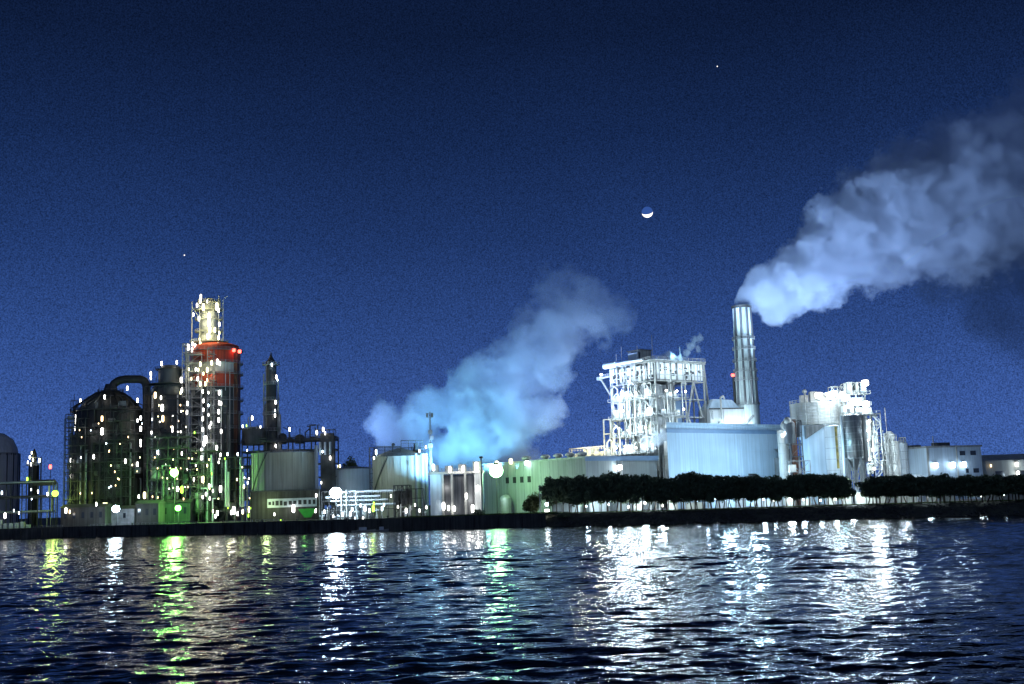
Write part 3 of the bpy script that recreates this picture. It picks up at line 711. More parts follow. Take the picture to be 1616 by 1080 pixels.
t, r, z = tank(399, 500, 716, 545, 'squat tank lit dull green above a long grey building', 'tank_paint', 2.0, 22)
p = t.L(427, 750, 545 - r)
t.part('riser_pipe', MB().tube((p.x, -r * .93, 0), (p.x, -r * .93, z + 1), .5), 'dark_steel', True)
t.part('riser_pipe', MB().tube((t.L(503, 750, 545).x, -r * .4, 0), (t.L(503, 750, 545).x, -r * .4, z + 3), .8), 'pale_tank', True)
lamps_at(t, 545 - r * .4, [(500, 743, 'cool', .7), (499, 755, 'white', .7), (498, 766, 'white', .5)])
light(t.world((-2, -r - 16, 7)), 5200, (0.75, 1.0, 0.42), 1.5)
t, r, z = tank(525, 592, 741, 600, 'low pale blue tank behind the brilliant floodlight', 'pale_tank', 1.6, 12, True, False)
light(t.world((-2, -r - 14, 9)), 5200, 'cool', 1.2)
t, r, z = tank(590, 676, 722, 525, 'big grey tank with shallow cone roof and walkways on top', 'tank_paint', 4.2, 26, True, True)
g = lambda px, py: t.L(px, py, 525); h = lambda py, px=632: t.H(py, px)
mb = MB()
for (pa, pb, pt, y) in ((598, 634, 706, -r * .55), (634, 668, 696, -r * .2), (590, 680, 707, 0)):
    xa, xb = g(pa, 710).x, g(pb, 710).x
    mb.bar((xa, y, h(pt, pa)), (xb, y, h(pt, pb)), .35)
    for k in range(4): x = xa + (xb - xa) * k / 3; mb.bar((x, y, z + .5), (x, y, h(pt, pa)), .3)
    mb.bar((xa, y, h(pt, pa) - 1.2), (xb, y, h(pt, pb) - 1.2), .15)
x = g(657, 705).x; mb.box(x - 1, x + 1, -2, 0, z, h(701)); mb.ball((x - .5, -2, z + 3), 1.0); x = g(623, 705).x; mb.ball((x, -r * .5, h(703)), .8)
t.part('roof_walkway', mb, 'dark_steel')
for px, rr in ((669, .9), (673.5, .8), (660, .5)):
    x = g(px, 760).x; y = -math.sqrt(max(1, r * r - min(r * r - 1, x * x))) - .6; t.part('riser_pipe', MB().tube((x, y, 0), (x, y, z + 1), rr), 'pale_tank', True)
mb = MB(); xa = g(588, 750).x; frame_tower(mb, xa - 1, xa + 1.5, -3, 0, 0, h(707, 590), 4, .25); t.part('stair_tower', mb, 'dark_steel')
lamps_at(t, 525 - 6, [(594, 714, 'cyan' if 'lamp_cyan' in MATS else 'cool', 1.1), (590, 723, 'cool', .5), (662, 712, 'white', .6), (672, 706, 'white', .6)])
light(t.world((-9, -r - 18, 9)), 3000, (0.85, 1.0, 0.55), 1.5)

# ---- dark tree clump behind the pale tank
def leaf_crown(blobs, n, size, seed, mi_name='foliage'):
    rng = np.random.default_rng(seed)
    v = []; f = []
    tot = sum(b[3] * b[4] for b in blobs)
    for (cx, cy, cz, rx, rz) in blobs:
        k = int(n * rx * rz / tot)
        for _ in range(k):
            d = rng.normal(0, 1, 3); d /= np.linalg.norm(d) + 1e-9; q = rng.random() ** 0.45
            p = np.array([cx + d[0] * rx * q, cy + d[1] * rx * q, cz + d[2] * rz * q])
            a = rng.normal(0, 1, 3); a /= np.linalg.norm(a); b = np.cross(a, rng.normal(0, 1, 3)); b /= np.linalg.norm(b) + 1e-9
            s = size * (0.6 + 0.8 * rng.random()); i = len(v)
            v += [tuple(p - a * s * .5), tuple(p + b * s * .32), tuple(p + a * s * .6), tuple(p - b * s * .32)]
            f.append((i, i + 1, i + 2, i + 3))
    mb = MB(); mb.v = v; mb.f = f; mb.m = [0] * len(f)
    return mb
def tree_parts(t, hgt, wid, seed, mats=('foliage', 'bark'), n=1500, trunk=0.28, lean=0.0, size=.75):
    rng = random.Random(seed)
    tr = MB(); cb = hgt * trunk
    tx = lean * cb; tr.tube((0, 0, -.3), (tx, 0, cb), hgt * .022, 7, hgt * .017)
    tr.tube((tx, 0, cb), (tx * 1.2, 0, hgt * .8), hgt * .017, 6, .04)
    blobs = []
    for i in range(9):
        a = rng.uniform(0, 6.28); rr = wid * .5 * rng.uniform(.15, .68); zz = cb + (hgt - cb) * rng.uniform(.16, .86)
        x, y = tx + rr * math.cos(a), rr * math.sin(a)
        tr.tube((tx, 0, cb + (zz - cb) * .3), (x, y, zz), hgt * .008, 5, .03)
        blobs.append((x, y, zz, wid * rng.uniform(.16, .27), (hgt - cb) * rng.uniform(.13, .22)))
    blobs.append((tx, 0, cb + (hgt - cb) * .5, wid * .34, (hgt - cb) * .4))
    t.part('crown', leaf_crown(blobs, n, size, seed), mats[0]); t.part('trunk', tr, mats[1])
t = T('broadleaf_tree', 'dark bushy tree showing above the low pale blue tank', 'tree', base(557, 640))
tree_parts(t, t.H(722, 557), 13, 5, n=2600, size=1.1)
t = post_lamp(535, 736, 610, 'cream', 'small yellow lamp left of the tree above the pale tank', 300, .9)

# ---- long grey building with the row of openings
Y = 520
t = T('pump_house', 'long low grey building with a pale strip of dark square openings', 'building', base(447, Y))
g = lambda px, py: t.L(px, py, Y); h = lambda py, px=447: t.H(py, px)
xa, xb = g(396, 790).x, g(503, 790).x; zt = h(776)
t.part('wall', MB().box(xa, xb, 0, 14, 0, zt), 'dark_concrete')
t.part('roof', MB().box(xa - .6, xb + .6, -.6, 14.6, zt, zt + .6), 'dark_steel')
xs, xe = g(422, 792).x, g(500, 792).x; za, zb = h(801), h(787)
mb = MB().box(xs, xe, -.35, -.003, za, zb)
t.part('pale_fascia', mb, 'pale_tank')
marks = [(424, 428, 0), (430, 433, 1), (435, 440, 2), (442, 446, 2), (448, 453, 3), (456, 461, 1), (463, 468, 4), (471, 476, 5), (479, 484, 5), (487, 491, 5), (494, 498, 5)]
for (a, b, k) in marks:
    x0, x1 = g(a, 792).x, g(b, 792).x; zc = (za + zb) / 2; H_ = (zb - za) * .36; m = MB(); d0, d1 = -.50, -.352
    m.box(x0, x1, d0, d1, zc - H_ * (.5 + .12 * (k % 4)), zc + H_ * (.45 + .15 * (k % 3)))
    t.part('opening', m, 'dark_opening')
m = MB().bar((xb + .5, -1, 0), (xb + .5, -1, zt + 2), .5); t.part('downpipe', m, 'grey_steel')
lamps_at(t, Y - 2.5, [(463, 803, 'white', 1.6), (499, 782, 'white', .8), (498, 806, 'white', .9), (433, 812, 'white', .6), (443, 822, 'lime', .5)])
light(t.world(g(463, 803)) + Vector((0, -4, 0)), 500, 'white'); light(t.world(g(480, 780)) + Vector((18, -14, 2)), 700, 'cool')
t = T('green_hopper', 'small green wedge-shaped hopper under the strip of openings', 'hopper', base(484, Y - 4))
g = lambda px, py: t.L(px, py, Y - 4); h = lambda py: t.H(py, 484)
x0, x1 = g(470, 804).x, g(498, 804).x; x2, x3 = g(480, 816).x, g(490, 816).x
mb = MB(); mb._add([(x0, 0, h(803)), (x1, 0, h(803)), (x3, .6, h(817)), (x2, .6, h(817)), (x0, 3, h(803)), (x1, 3, h(803)), (x3, 2.4, h(817)), (x2, 2.4, h(817))], [(0, 3, 2, 1), (4, 5, 6, 7), (0, 1, 5, 4), (2, 3, 7, 6), (1, 2, 6, 5), (0, 4, 7, 3)], 0)
t.part('bin', mb, 'green_tarp')
mb = MB()
for x in (x0 + .4, x1 - .4): mb.bar((x, 1.5, 0), (x, 1.5, h(804)), .3)
t.part('leg', mb, 'dark_steel')
light(t.world((0, -7, h(805))), 900, 'green')

# ---- quayside sheds
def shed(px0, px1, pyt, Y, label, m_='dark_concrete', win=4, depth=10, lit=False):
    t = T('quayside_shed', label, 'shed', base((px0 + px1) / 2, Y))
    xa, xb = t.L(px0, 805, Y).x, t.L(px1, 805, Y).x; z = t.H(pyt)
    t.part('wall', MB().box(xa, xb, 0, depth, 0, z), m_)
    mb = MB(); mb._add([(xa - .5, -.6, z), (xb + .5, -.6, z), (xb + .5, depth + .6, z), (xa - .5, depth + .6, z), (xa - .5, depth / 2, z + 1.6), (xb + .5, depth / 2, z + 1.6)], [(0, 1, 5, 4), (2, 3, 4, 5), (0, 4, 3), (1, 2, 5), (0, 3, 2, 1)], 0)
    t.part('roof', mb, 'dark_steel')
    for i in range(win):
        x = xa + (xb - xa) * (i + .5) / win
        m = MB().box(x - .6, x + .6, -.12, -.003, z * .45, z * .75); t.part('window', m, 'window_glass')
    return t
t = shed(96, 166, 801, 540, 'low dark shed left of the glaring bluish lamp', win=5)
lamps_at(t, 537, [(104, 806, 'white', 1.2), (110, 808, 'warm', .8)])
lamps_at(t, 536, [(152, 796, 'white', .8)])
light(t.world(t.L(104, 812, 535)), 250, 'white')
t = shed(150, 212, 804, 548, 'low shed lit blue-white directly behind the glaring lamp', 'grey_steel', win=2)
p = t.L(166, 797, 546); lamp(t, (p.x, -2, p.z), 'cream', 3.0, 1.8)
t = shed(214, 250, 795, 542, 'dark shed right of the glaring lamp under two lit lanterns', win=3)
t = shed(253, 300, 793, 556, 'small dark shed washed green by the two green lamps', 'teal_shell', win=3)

# ---- jetty trestle with lit pipework in front of the middle tanks
Y = 486
t = T('jetty_trestle', 'quayside pipe trestle crowded with lit valves before the grey tank', 'pipe trestle', base(585, Y))
g = lambda px, py: t.L(px, py, Y); h = lambda py, px=585: t.H(py, px)
mb = MB(); frame_tower(mb, g(508, 800).x, g(668, 800).x, 0, 6, 0, h(774), 4, .3, False, 14); t.part('frame', mb, 'dark_steel')
mb = MB(); frame_tower(mb, g(622, 790).x, g(648, 790).x, -1.5, 4, 0, h(766, 640), 3, .35, True, 4)
for i in range(10): x = g(rng.uniform(622, 648), 780).x; mb.box(x - .7, x + .7, -.5, 2, rng.uniform(3, 9), rng.uniform(9, 12))
t.part('dark_skid', mb, 'black_steel')
for k, (pya, pyb) in enumerate(((783, 785), (789, 791), (796, 798), (775, 777))):
    for j in range(2):
        z = h(pya) - j * .3; m = MB().tube((g(514 + 8 * k, 790).x, -.6 + j * 2, z), (g(600 + 12 * k, 790).x, -.6 + j * 2, z), .35, 8); t.part('pipe', m, 'pale_tank', True)
for i in range(34):
    px = rng.uniform(508, 672); x = g(px, 805).x; hh = rng.uniform(1.5, 5.5); y = rng.uniform(-6, -1); lean = rng.uniform(-.5, .5)
    m = MB(); m.tube((x, y, 0), (x + lean, y, hh), rng.uniform(.12, .3), 7)
    if i % 2: m.tube((x + lean - 1.1, y, hh * .8), (x + lean + 1.1, y, hh * .8), .18, 7)
    if i % 3 == 0: m.ball((x + lean, y, hh), .5)
    t.part('valve', m, rng.choice(['white_steel', 'white_steel', 'pale_tank', 'dark_steel']), True)
for px in (540, 548, 563):
    x = g(px, 790).x; m = MB().tube((x, -2.5, 0), (x, -2.5, h(770 + rng.uniform(0, 12))), .3); t.part('stand_pipe', m, 'white_steel', True)
lamps_at(t, Y - 5, [(576, 803, 'cool', 1.0), (583, 806, 'cool', .8), (589, 803, 'lime', 1.2), (590, 795, 'lime', .7), (603, 803, 'cool', .8), (606, 797, 'cool', .6), (553, 811, 'cool', .9), (556, 804, 'cool', .7), (512, 808, 'cool', .7), (526, 815, 'white', .5), (541, 812, 'cool', .8), (560, 818, 'cool', .5), (573, 818, 'white', .6), (641, 806, 'white', .9), (628, 800, 'white', .5), (617, 783, 'white', .5), (655, 797, 'white', .5), (662, 806, 'white', .6), (673, 801, 'white', .6), (569, 798, 'cool', .6), (655, 818, 'lime', .6)])
for px, P, k in ((535, 2500, 'cool'), (575, 3000, 'cool'), (590, 800, 'lime'), (605, 1600, 'cool'), (645, 900, 'white')):
    light(t.world(g(px, 795)) + Vector((0, -9, 0)), P, k)

# ---- small moored craft
def skiff(px, py, Y, label, wdt=7.0):
    p = W(px, py, Y); t = T('moored_skiff', label, 'boat', (p.x, Y, 0.1), R(8), 'small craft at the quay')
    mb = MB(); n = 14; v = []
    for i in range(n + 1):
        s = i / n; x = -wdt / 2 + wdt * s; w = 1.1 * (1 - max(0, (s - .6) / .4) ** 2) + .02; zb = -.35 + .35 * max(0, (s - .7) / .3) ** 2; zt = .55 + .35 * max(0, (s - .5) / .5) ** 2
        v += [(x, -w, zt), (x, -w * .55, zb), (x, w * .55, zb), (x, w, zt)]
    f = []
    for i in range(n):
        a = i * 4; f += [(a, a + 4, a + 5, a + 1), (a + 1, a + 5, a + 6, a + 2), (a + 2, a + 6, a + 7, a + 3), (a, a + 3, a + 7, a + 4)]
    f += [(0, 1, 2, 3), tuple(n * 4 + k for k in (3, 2, 1, 0))]
    mb._add(v, f, 0); t.part('hull', mb, 'white_steel')
    t.part('cabin', MB().box(-wdt * .2, wdt * .12, -.7, .7, .55, 1.7), 'pale_tank'); t.part('windscreen', MB().box(wdt * .121, wdt * .14, -.6, .6, 1.0, 1.6), 'window_glass')
    return t
skiff(574, 838, 449, 'small pale skiff moored below the lit pipe trestle', 9)
skiff(603, 837, 446, 'small pale skiff moored right of the other, by the quay wall', 5)
light(W(590, 828, 445), 120, 'cool')

# ---- white aerial mast
Y = 505
t = T('aerial_mast', 'thin white lattice mast rising in front of the steam', 'mast', base(682, Y)); h = lambda py: t.H(py, 682)
mb = MB()
for s in ((-.6, 0), (.6, 0), (0, .9)): mb.bar((s[0], s[1], 0), (s[0] * .4, s[1] * .4, h(650)), .16)
z = 0
while z < h(656): mb.bar((-.55, 0, z), (.5, 0, z + 2), .1); mb.bar((.55, 0, z), (-.5, 0, z + 2), .1); z += 2
t.part('lattice', mb, 'white_steel')
mb = MB(); mb.box(-1.6, -.7, -.4, .4, h(659), h(652)); mb.box(.5, 1.4, -.4, .4, h(659), h(652)); mb.box(-.9, .9, -.5, .4, h(685), h(679)); mb.box(-.2, 1.4, -.5, .4, h(694), h(688)); mb.box(-1.2, .9, -.5, .4, h(707), h(700))
t.part('aerial', mb, 'white_steel')
light(t.world((-1, -3, h(690))), 120, 'white')

# ---- loading hall with white columns
Y = 492
t = T('loading_hall', 'brightly lit loading hall with white columns between dark bays', 'building', base(720, Y)); g = lambda px, py: t.L(px, py, Y); h = lambda py, px=720: t.H(py, px)
xa, xb = g(679, 775).x, g(762, 775).x; zt = h(747)
t.part('rear_wall', MB().box(xa, xb, 9, 9.5, 0, zt - .5), 'grey_steel')
t.part('wall_panel', MB().box(xa, g(698, 775).x, 0, 9, 0, zt - .3), 'blue_cladding'); t.part('wall_panel', MB().box(g(749, 775).x, xb, 0, 9, 0, zt - .3), 'white_cladding')
t.part('roof', MB().box(xa - .5, xb + .5, -.8, 10, zt - .29, zt + .8), 'white_steel')
for px in (699, 713.5, 734.5): x = g(px, 775).x; t.part('column', MB().box(x - .45, x + .45, -.6, .3, 0, zt - .3), 'white_steel')
for (pa, pb) in ((700, 712.5), (715, 733), (736, 748.5)): t.part('roller_door', MB().box(g(pa, 775).x, g(pb, 775).x, 2.5, 2.7, 0, zt - .6), 'dark_silo')
mb = MB(); mb.rail([(xa, -.7, zt + .8), (xb, -.7, zt + .8)], 1.2, 2.2, .12); t.part('roof_rail', mb, 'white_steel')
for px, pt in ((685, 733), (708, 735), (729, 733), (752, 729)): x = g(px, 740).x; m = MB().box(x - 1.6, x + 1.6, 2, 5, zt + .8, h(pt)); t.part('roof_unit', m, 'white_steel')
lamps_at(t, Y - 1.6, [(684, 738, 'cool', 1.3), (710, 741, 'white', 1.2), (731, 740, 'white', 1.2), (752, 737, 'white', 1.8), (700, 799, 'white', 1.5), (708, 802, 'white', 1), (717, 803, 'white', 1), (746, 803, 'white', 1.5), (736, 783, 'white', 1.1), (754, 770, 'white', 1.0)])
for px, py, P in ((688, 755, 2500), (704, 770, 1400), (724, 742, 2600), (754, 775, 3200), (740, 790, 1300), (757, 742, 2500)): light(t.world(g(px, py)) + Vector((0, -4.5, 0)), P, 'cyan' if px < 700 else 'white')
light(t.world(g(715, 805)) + Vector((0, -3, 0)), 900, 'white')

# ---- planting and wall on the quay edge
t = T('quay_wall', 'dark concrete quay wall along the left and middle shore', 'wall', (0, 0, 0))
mb = MB(); qx = W(862, 830, 441).x
pts = [p for p in SH if p[0] < qx] + [(qx, shore_y(qx))]
for a, b in zip(pts, pts[1:]):
    n = max(1, int((b[0] - a[0]) / 12))
    for i in range(n):
        p = (a[0] + (b[0] - a[0]) * i / n, a[1] + (b[1] - a[1]) * i / n); q = (a[0] + (b[0] - a[0]) * (i + 1) / n, a[1] + (b[1] - a[1]) * (i + 1) / n)
        e = .06; p2 = (p[0] + e, p[1]); q2 = (q[0] - e, q[1])
        mb._add([(p2[0], p2[1], -2), (q2[0], q2[1], -2), (q2[0], q2[1] + .88, -2), (p2[0], p2[1] + .88, -2), (p2[0], p2[1], G + .35), (q2[0], q2[1], G + .35), (q2[0], q2[1] + .88, G + .35), (p2[0], p2[1] + .88, G + .35)],
                [(0, 3, 2, 1), (4, 5, 6, 7), (0, 1, 5, 4), (1, 2, 6, 5), (2, 3, 7, 6), (3, 0, 4, 7)], 0)
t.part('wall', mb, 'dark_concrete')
mb = MB(); k = 0
for a, b in zip(pts, pts[1:]):
    n = int((b[0] - a[0]) / 9)
    for i in range(n):
        x = a[0] + (b[0] - a[0]) * i / n; y = a[1] + (b[1] - a[1]) * i / n; mb.tube((x, y - .35, .2), (x, y - .35, G - .4), .35, 8)
t.part('fender', mb, 'black_steel')

mb = MB(); a_ = W(625, 830, 450).x
pp = [p for p in pts if p[0] < a_] + [(a_, shore_y(a_))]
tq = T('quay_rail', 'low dark pipe rail along the quay edge at left', 'railing', (0, 0, 0))
for a, b in zip(pp[1:], pp[2:]):
    n = max(1, int((b[0] - a[0]) / 14))
    for i in range(n):
        if (i * 7) % 5 == 0: continue
        p = (a[0] + (b[0] - a[0]) * i / n, a[1] + (b[1] - a[1]) * i / n + 2.2, G); q = (a[0] + (b[0] - a[0]) * (i + 1) / n - 1.2, a[1] + (b[1] - a[1]) * (i + 1) / n + 2.2, G); tq.part('rail', MB().rail([p, q], 1.1, 2.4, .12), 'grey_steel')
bol = None
for px in (60, 132, 205, 310, 352, 415, 470, 548, 612):
    x = W(px, 830, shore_y((px - CX) / F * 500)).x; q = Vector((x, shore_y(x) + .5, G + .35))
    if bol is None:
        bol = T('mooring_bollard', 'squat iron mooring bollard on the quay edge', 'bollard', q, 0, 'mooring bollards on the quay').o
        MB().lathe([(.35, 0), (.28, .15), (.24, .55), (.4, .65), (.4, .85), (.15, .95)], n=14).build('post', 'black_steel', bol, True); MB().lathe([(.5, -.0), (.5, .08)], n=12).build('base_plate', 'dark_steel', bol)
    else:
        c = bol.copy(); C.objects.link(c); c.location = q
        for ch in list(bol.children): d = ch.copy(); C.objects.link(d); d.parent = c

def bank_stones(n, seed):
    rng = np.random.default_rng(seed); v = []; f = []
    for _ in range(n):
        px = rng.uniform(864, 1690); x = (px - CX) / F * 410; u = rng.uniform(-1.2, 6.5); y = shore_y(x) + u; z = np.interp(u, [-2, .3, 2, 4.5, 8.5], [-2, .15, 1.5, 2.9, G - .3]); s_ = rng.uniform(.2, .75) * (1.2 if u < 2 else .8); i = len(v)
        for (a, b, c) in ((-1, 0, 0), (1, 0, 0), (0, -1, 0), (0, 1, 0), (0, 0, -.8), (0, 0, .8)): v.append((x + (a + rng.normal(0, .2)) * s_, y + (b + rng.normal(0, .2)) * s_, z + (c + rng.normal(0, .15)) * s_))
        for a, b, c in ((0, 2, 5), (2, 1, 5), (1, 3, 5), (3, 0, 5), (2, 0, 4), (1, 2, 4), (3, 1, 4), (0, 3, 4)): f.append((i + a, i + b, i + c))
    mb = MB(); mb.v = v; mb.f = f; mb.m = [0] * len(f); o = mb.build('rubble', 'dark_concrete'); o['kind'] = 'stuff'; o['label'] = 'dark rubble stones along the foot of the bank'
bank_stones(2600, 9)
def grass_strip(px0, px1, yoff0, yoff1, n, seed, name='grass'):
    rng = np.random.default_rng(seed); v = []; f = []
    for _ in range(n):
        px = rng.uniform(px0, px1); x = (px - CX) / F * 448; y = shore_y(x) + rng.uniform(yoff0, yoff1)
        h_ = rng.uniform(.2, .9) * (1.0 if px1 < 900 else .5); a = rng.uniform(0, 3.14); w = rng.uniform(.12, .3); i = len(v); dx, dy = math.cos(a) * w, math.sin(a) * w
        v += [(x - dx, y - dy, G), (x + dx, y + dy, G), (x + rng.normal(0, .2), y + rng.normal(0, .2), G + h_)]; f.append((i, i + 1, i + 2))
    mb = MB(); mb.v = v; mb.f = f; mb.m = [0] * len(f); o = mb.build(name, 'grass_green'); o['kind'] = 'stuff'; return o
o = grass_strip(622, 870, 1.6, 12, 14000, 2)
o['label'] = 'rough green grass along the quay top in the middle'
o = grass_strip(868, 1690, 6.5, 15, 16000, 3); o['label'] = 'rough grass along the bank top under the pines'

# ================================================================ RIGHT: power plant
PW = 1.0
YAW = R(39)
TINT['white'] = (0.72, 0.90, 1.0)
# ---- low long hall (corner at px 925)
Y = 478
t = T('long_hall', 'long low grey hall with a row of pale roof vents, behind the left trees', 'building', base(925, Y, 760), YAW)
z = t.H(723, 925, Y)
LF, LB = 41, 68
t.part('wall', MB().box(0, LF, 0, LB, 0, z), 'grey_wall')
t.part('roof', MB().box(-.6, LF + .6, -.6, LB + .6, z + .003, z + .7), 'grey_steel')
t.part('eaves_band', MB().box(-.75, LF + .75, -.75, -.605, z - 1.2, z + .75), 'blue_trim')
for v_ in (3, 8, 13, 18.5, 27):
    m = MB(); m.lathe([(1.2, z + .7), (1.3, z + 1.4), (2.1, z + 1.5), (2.1, z + 2.2), (1.2, z + 2.8)], 2.5, v_ * 1.5, 14); t.part('roof_vent', m, 'white_steel', True)
    light(t.world((-1.5, v_ * 1.5 - 1, z + 3.2)), 200, 'white')
for v_ in (36, 41, 46, 51): m = MB().box(-.25, -.003, v_ - 1, v_ + 1, z * .60, z * .72); t.part('louvre', m, 'dark_opening')
for i in range(1, 12): t.part('wall_joint', MB().box(-.08, -.004, LB * i / 12 - .12, LB * i / 12 + .12, 0, z - .1), 'grey_steel')
for u_ in (18, 20.5): t.part('downpipe', MB().box(u_ - .15, u_ + .15, -.35, -.004, 0, z - 1.3), 'pale_tank')
u_ = 18; lamp(t, (u_, -1.2, z - 4.0), 'white', 2.0, 2.0, 1600, (0, -1.6, 0), 1.0, tint='cool')
for u_ in (26, 33): light(t.world((u_, -7, 3)), 900, 'cool')
lamp(t, (-1.0, 57, z + .5), 'cream', 1.4, 1.8); lamp(t, (-1.0, 47, z + .8), 'cream', 1.5, 2.2); lamp(t, (-1, 36, z - .4), 'cool', 2.2, 1.8)
light(t.world((-6, 50, z + 2)), 400, 'cream'); light(t.world((-4, 36, z - 1)), 300, 'cool')
m = MB().lathe([(2.6, 0), (2.6, 6.5), (1.6, 7.6), (.3, 8)], -4.5, 47, 18); t.part('bollard_tank', m, 'white_steel', True)
light(t.world((-9, 44, 6)), 500, 'cool')
# its glaring green-white lamp
post_lamp(783, 743, 500, 'glare_pale', 'glaring green-white lamp on a pole before the long hall', 13000, 2.9, tint=(0.46, 1.0, 0.48), off=(0, -3.5, 0))
light(W(770, 800, 466), 900, 'cyan')
t = T('plain_pole', 'bare dark pole beside the loading hall, left of the green-white lamp', 'pole', base(761, 470, 790))
t.part('shaft', MB().tube((0, 0, 0), (0, 0, t.H(722, 761)), .4, 8, .25), 'dark_steel'); t.part('cap', MB().ball((0, 0, t.H(722, 761)), .8, 10, 6, 0, .6), 'dark_steel', True)
t = T('plain_pole', 'thin pale pole standing at the left edge of the tree row', 'pole', base(852, 452, 790))
t.part('shaft', MB().tube((0, 0, 0), (0, 0, t.H(768, 852)), .25, 8, .15), 'grey_steel'); t.part('cap', MB().ball((0, 0, t.H(768, 852)), .4), 'grey_steel', True)

# ---- turbine hall
Y = 466
t = T('turbine_hall', 'large plain bluish-white hall with a dark blue band under its roof', 'building', base(1055, Y, 740), YAW)
z = t.H(671, 1055, Y); TL, TB = 78, 34
mb = MB(); q_ = TB * 1.09; mb._add([(0, 0, 0), (TL, 0, 0), (TL, TB, 0), (q_, TB, 0), (0, 0, z), (TL, 0, z), (TL, TB, z), (q_, TB, z)], [(0, 3, 2, 1), (4, 5, 6, 7), (0, 1, 5, 4), (1, 2, 6, 5), (2, 3, 7, 6), (3, 0, 4, 7)], 0); t.part('wall', mb, 'blue_cladding')
t.part('eaves_band', MB().box(-.5, TL + .5, -.5, -.003, z - 3.0, z - 1.4), 'blue_trim')
za, zc = z + .003, z + 1.1; mb = MB(); mb._add([(-.9, -.9, za), (TL + .9, -.9, za), (TL + .9, TB + .9, za), (q_ - .5, TB + .9, za), (-.9, -.9, zc), (TL + .9, -.9, zc), (TL + .9, TB + .9, zc), (q_ - .5, TB + .9, zc)], [(0, 3, 2, 1), (4, 5, 6, 7), (0, 1, 5, 4), (1, 2, 6, 5), (2, 3, 7, 6), (3, 0, 4, 7)], 0); t.part('roof', mb, 'blue_cladding')
for i in range(1, 9): t.part('wall_joint', MB().box(TL * i / 9 - .05, TL * i / 9 + .05, -.03, -.004, 0, z - 3.1), 'pale_tank')
for zz in (z * .38, z * .68): t.part('wall_joint', MB().box(.1, TL - .1, -.025, -.004, zz - .04, zz + .04), 'pale_tank')
x0 = TL - 12.5; m = MB().box(x0, TL - 1.5, -5, -.003, 0, z * .60); m._add([(x0, -5, z * .60), (TL - 1.5, -5, z * .6), (TL - 1.5, 0, z * .72), (x0, 0, z * .72)], [(0, 1, 2, 3)], 0); t.part('side_bay', m, 'grey_steel')
t.part('annex', MB().box(11, TL + 8, -12, -5.1, 0, z * .245), 'blue_cladding'); t.part('annex_roof', MB().box(10.6, TL + 8.4, -12.4, -5.0, z * .245 + .003, z * .245 + .8), 'white_steel')
m = MB(); m._add([(42, -5, z * .40), (47, -5, z * .40), (49, -8.8, z * .30), (44.5, -8.8, z * .30), (42, -5, z * .36), (47, -5, z * .36), (49, -8.8, z * .27), (44.5, -8.8, z * .27)], [(0, 1, 2, 3), (4, 7, 6, 5), (0, 4, 5, 1), (1, 5, 6, 2), (2, 6, 7, 3), (3, 7, 4, 0)], 0); m.box(44, 47, -8.5, -5, z * .25 + .8, z * .30); t.part('sloped_chute', m, 'black_steel')
for u_, P in ((6, 16000), (22, 22000), (40, 20000), (57, 14000)): light(t.world((u_, -24, 16)), P * .95, (.48, .78, 1.0), 1.0)
for u_ in (4, 20, 36, 52): light(t.world((u_, -15, 3.2)), 1300, 'cool')

# roof-top lamps of the hall
def flood(t, p, P, tint='white', k=1.6, off=(0, -1.5, .8)):
    return lamp(t, p, 'white' if tint != 'cool' else 'cool', k, k * .8, P, off, .8, 'floodlight', tint)

# ---- boiler house
PW = 2.3
Y = 508
t = T('boiler_house', 'tall open-framed boiler house crowded with lit pipes and platforms', 'boiler house', base(1037, Y, 660), R(37))
H_ = t.H(570, 1037, Y); zb = t.H(600, 1037, Y); U, V = 30.0, 29.0
rng = random.Random(21)
mb = MB(); us = [0, 9, 18, U]; vs = [0, 7, 14, 20.5, V]; lv = [zb * k / 7 for k in range(1, 8)]
for a in us:
    for b in vs:
        if a in (0, U) or b in (0, V) or a == 18: mb.bar((a, b, 0), (a, b, H_), .55)
for z in lv + [H_]:
    for b in (0, V): mb.bar((0, b, z), (U, b, z), .42)
    for a in us: mb.bar((a, 0, z), (a, V, z), .42)
t.part('frame', mb, 'white_steel')
mb = MB(); mb.bar((18.4, -.3, lv[4]), (23, -.3, lv[6]), .6); mb.bar((27.6, -.3, lv[4]), (23, -.3, lv[6]), .6)
mb.bar((18.3, -.3, lv[4]), (27.6, -.3, lv[2]), .75)
for k in range(1, 6):
    for (b0, b1) in ((0, 7), (14, 20.5), (7, 14)): mb.bar((-.35, b1, lv[k - 1]), (-.35, b0, lv[k]), .22)
for k in range(1, 6):
    for (b0, b1) in ((0, 7), (7, 14), (14, 20.5), (20.5, V)):
        if rng.random() < .6: mb.bar((-.3, b0, lv[k]), (-.3, b1, lv[k + 1] if k < 6 else H_), .45)
mb.bar((9, -.3, lv[3]), (4, -.3, lv[5]), .5); mb.bar((14, -.3, lv[2]), (10, -.3, lv[5]), .5)
t.part('brace', mb, 'white_steel')
mb = MB(); mb.bar((U + 3.2, 1, zb - 10), (U + 1.5, 1, H_ - .5), .7); mb.bar((U, 1, H_ - .6), (U + 1.6, 1, H_ - .6), .6); mb.bar((U, 1, zb - 10), (U + 3.2, 1, zb - 10), .5); mb.box(U - .5, U + 1.8, 0, 2, H_ - .3, H_ + .8); t.part('end_strut', mb, 'white_steel')
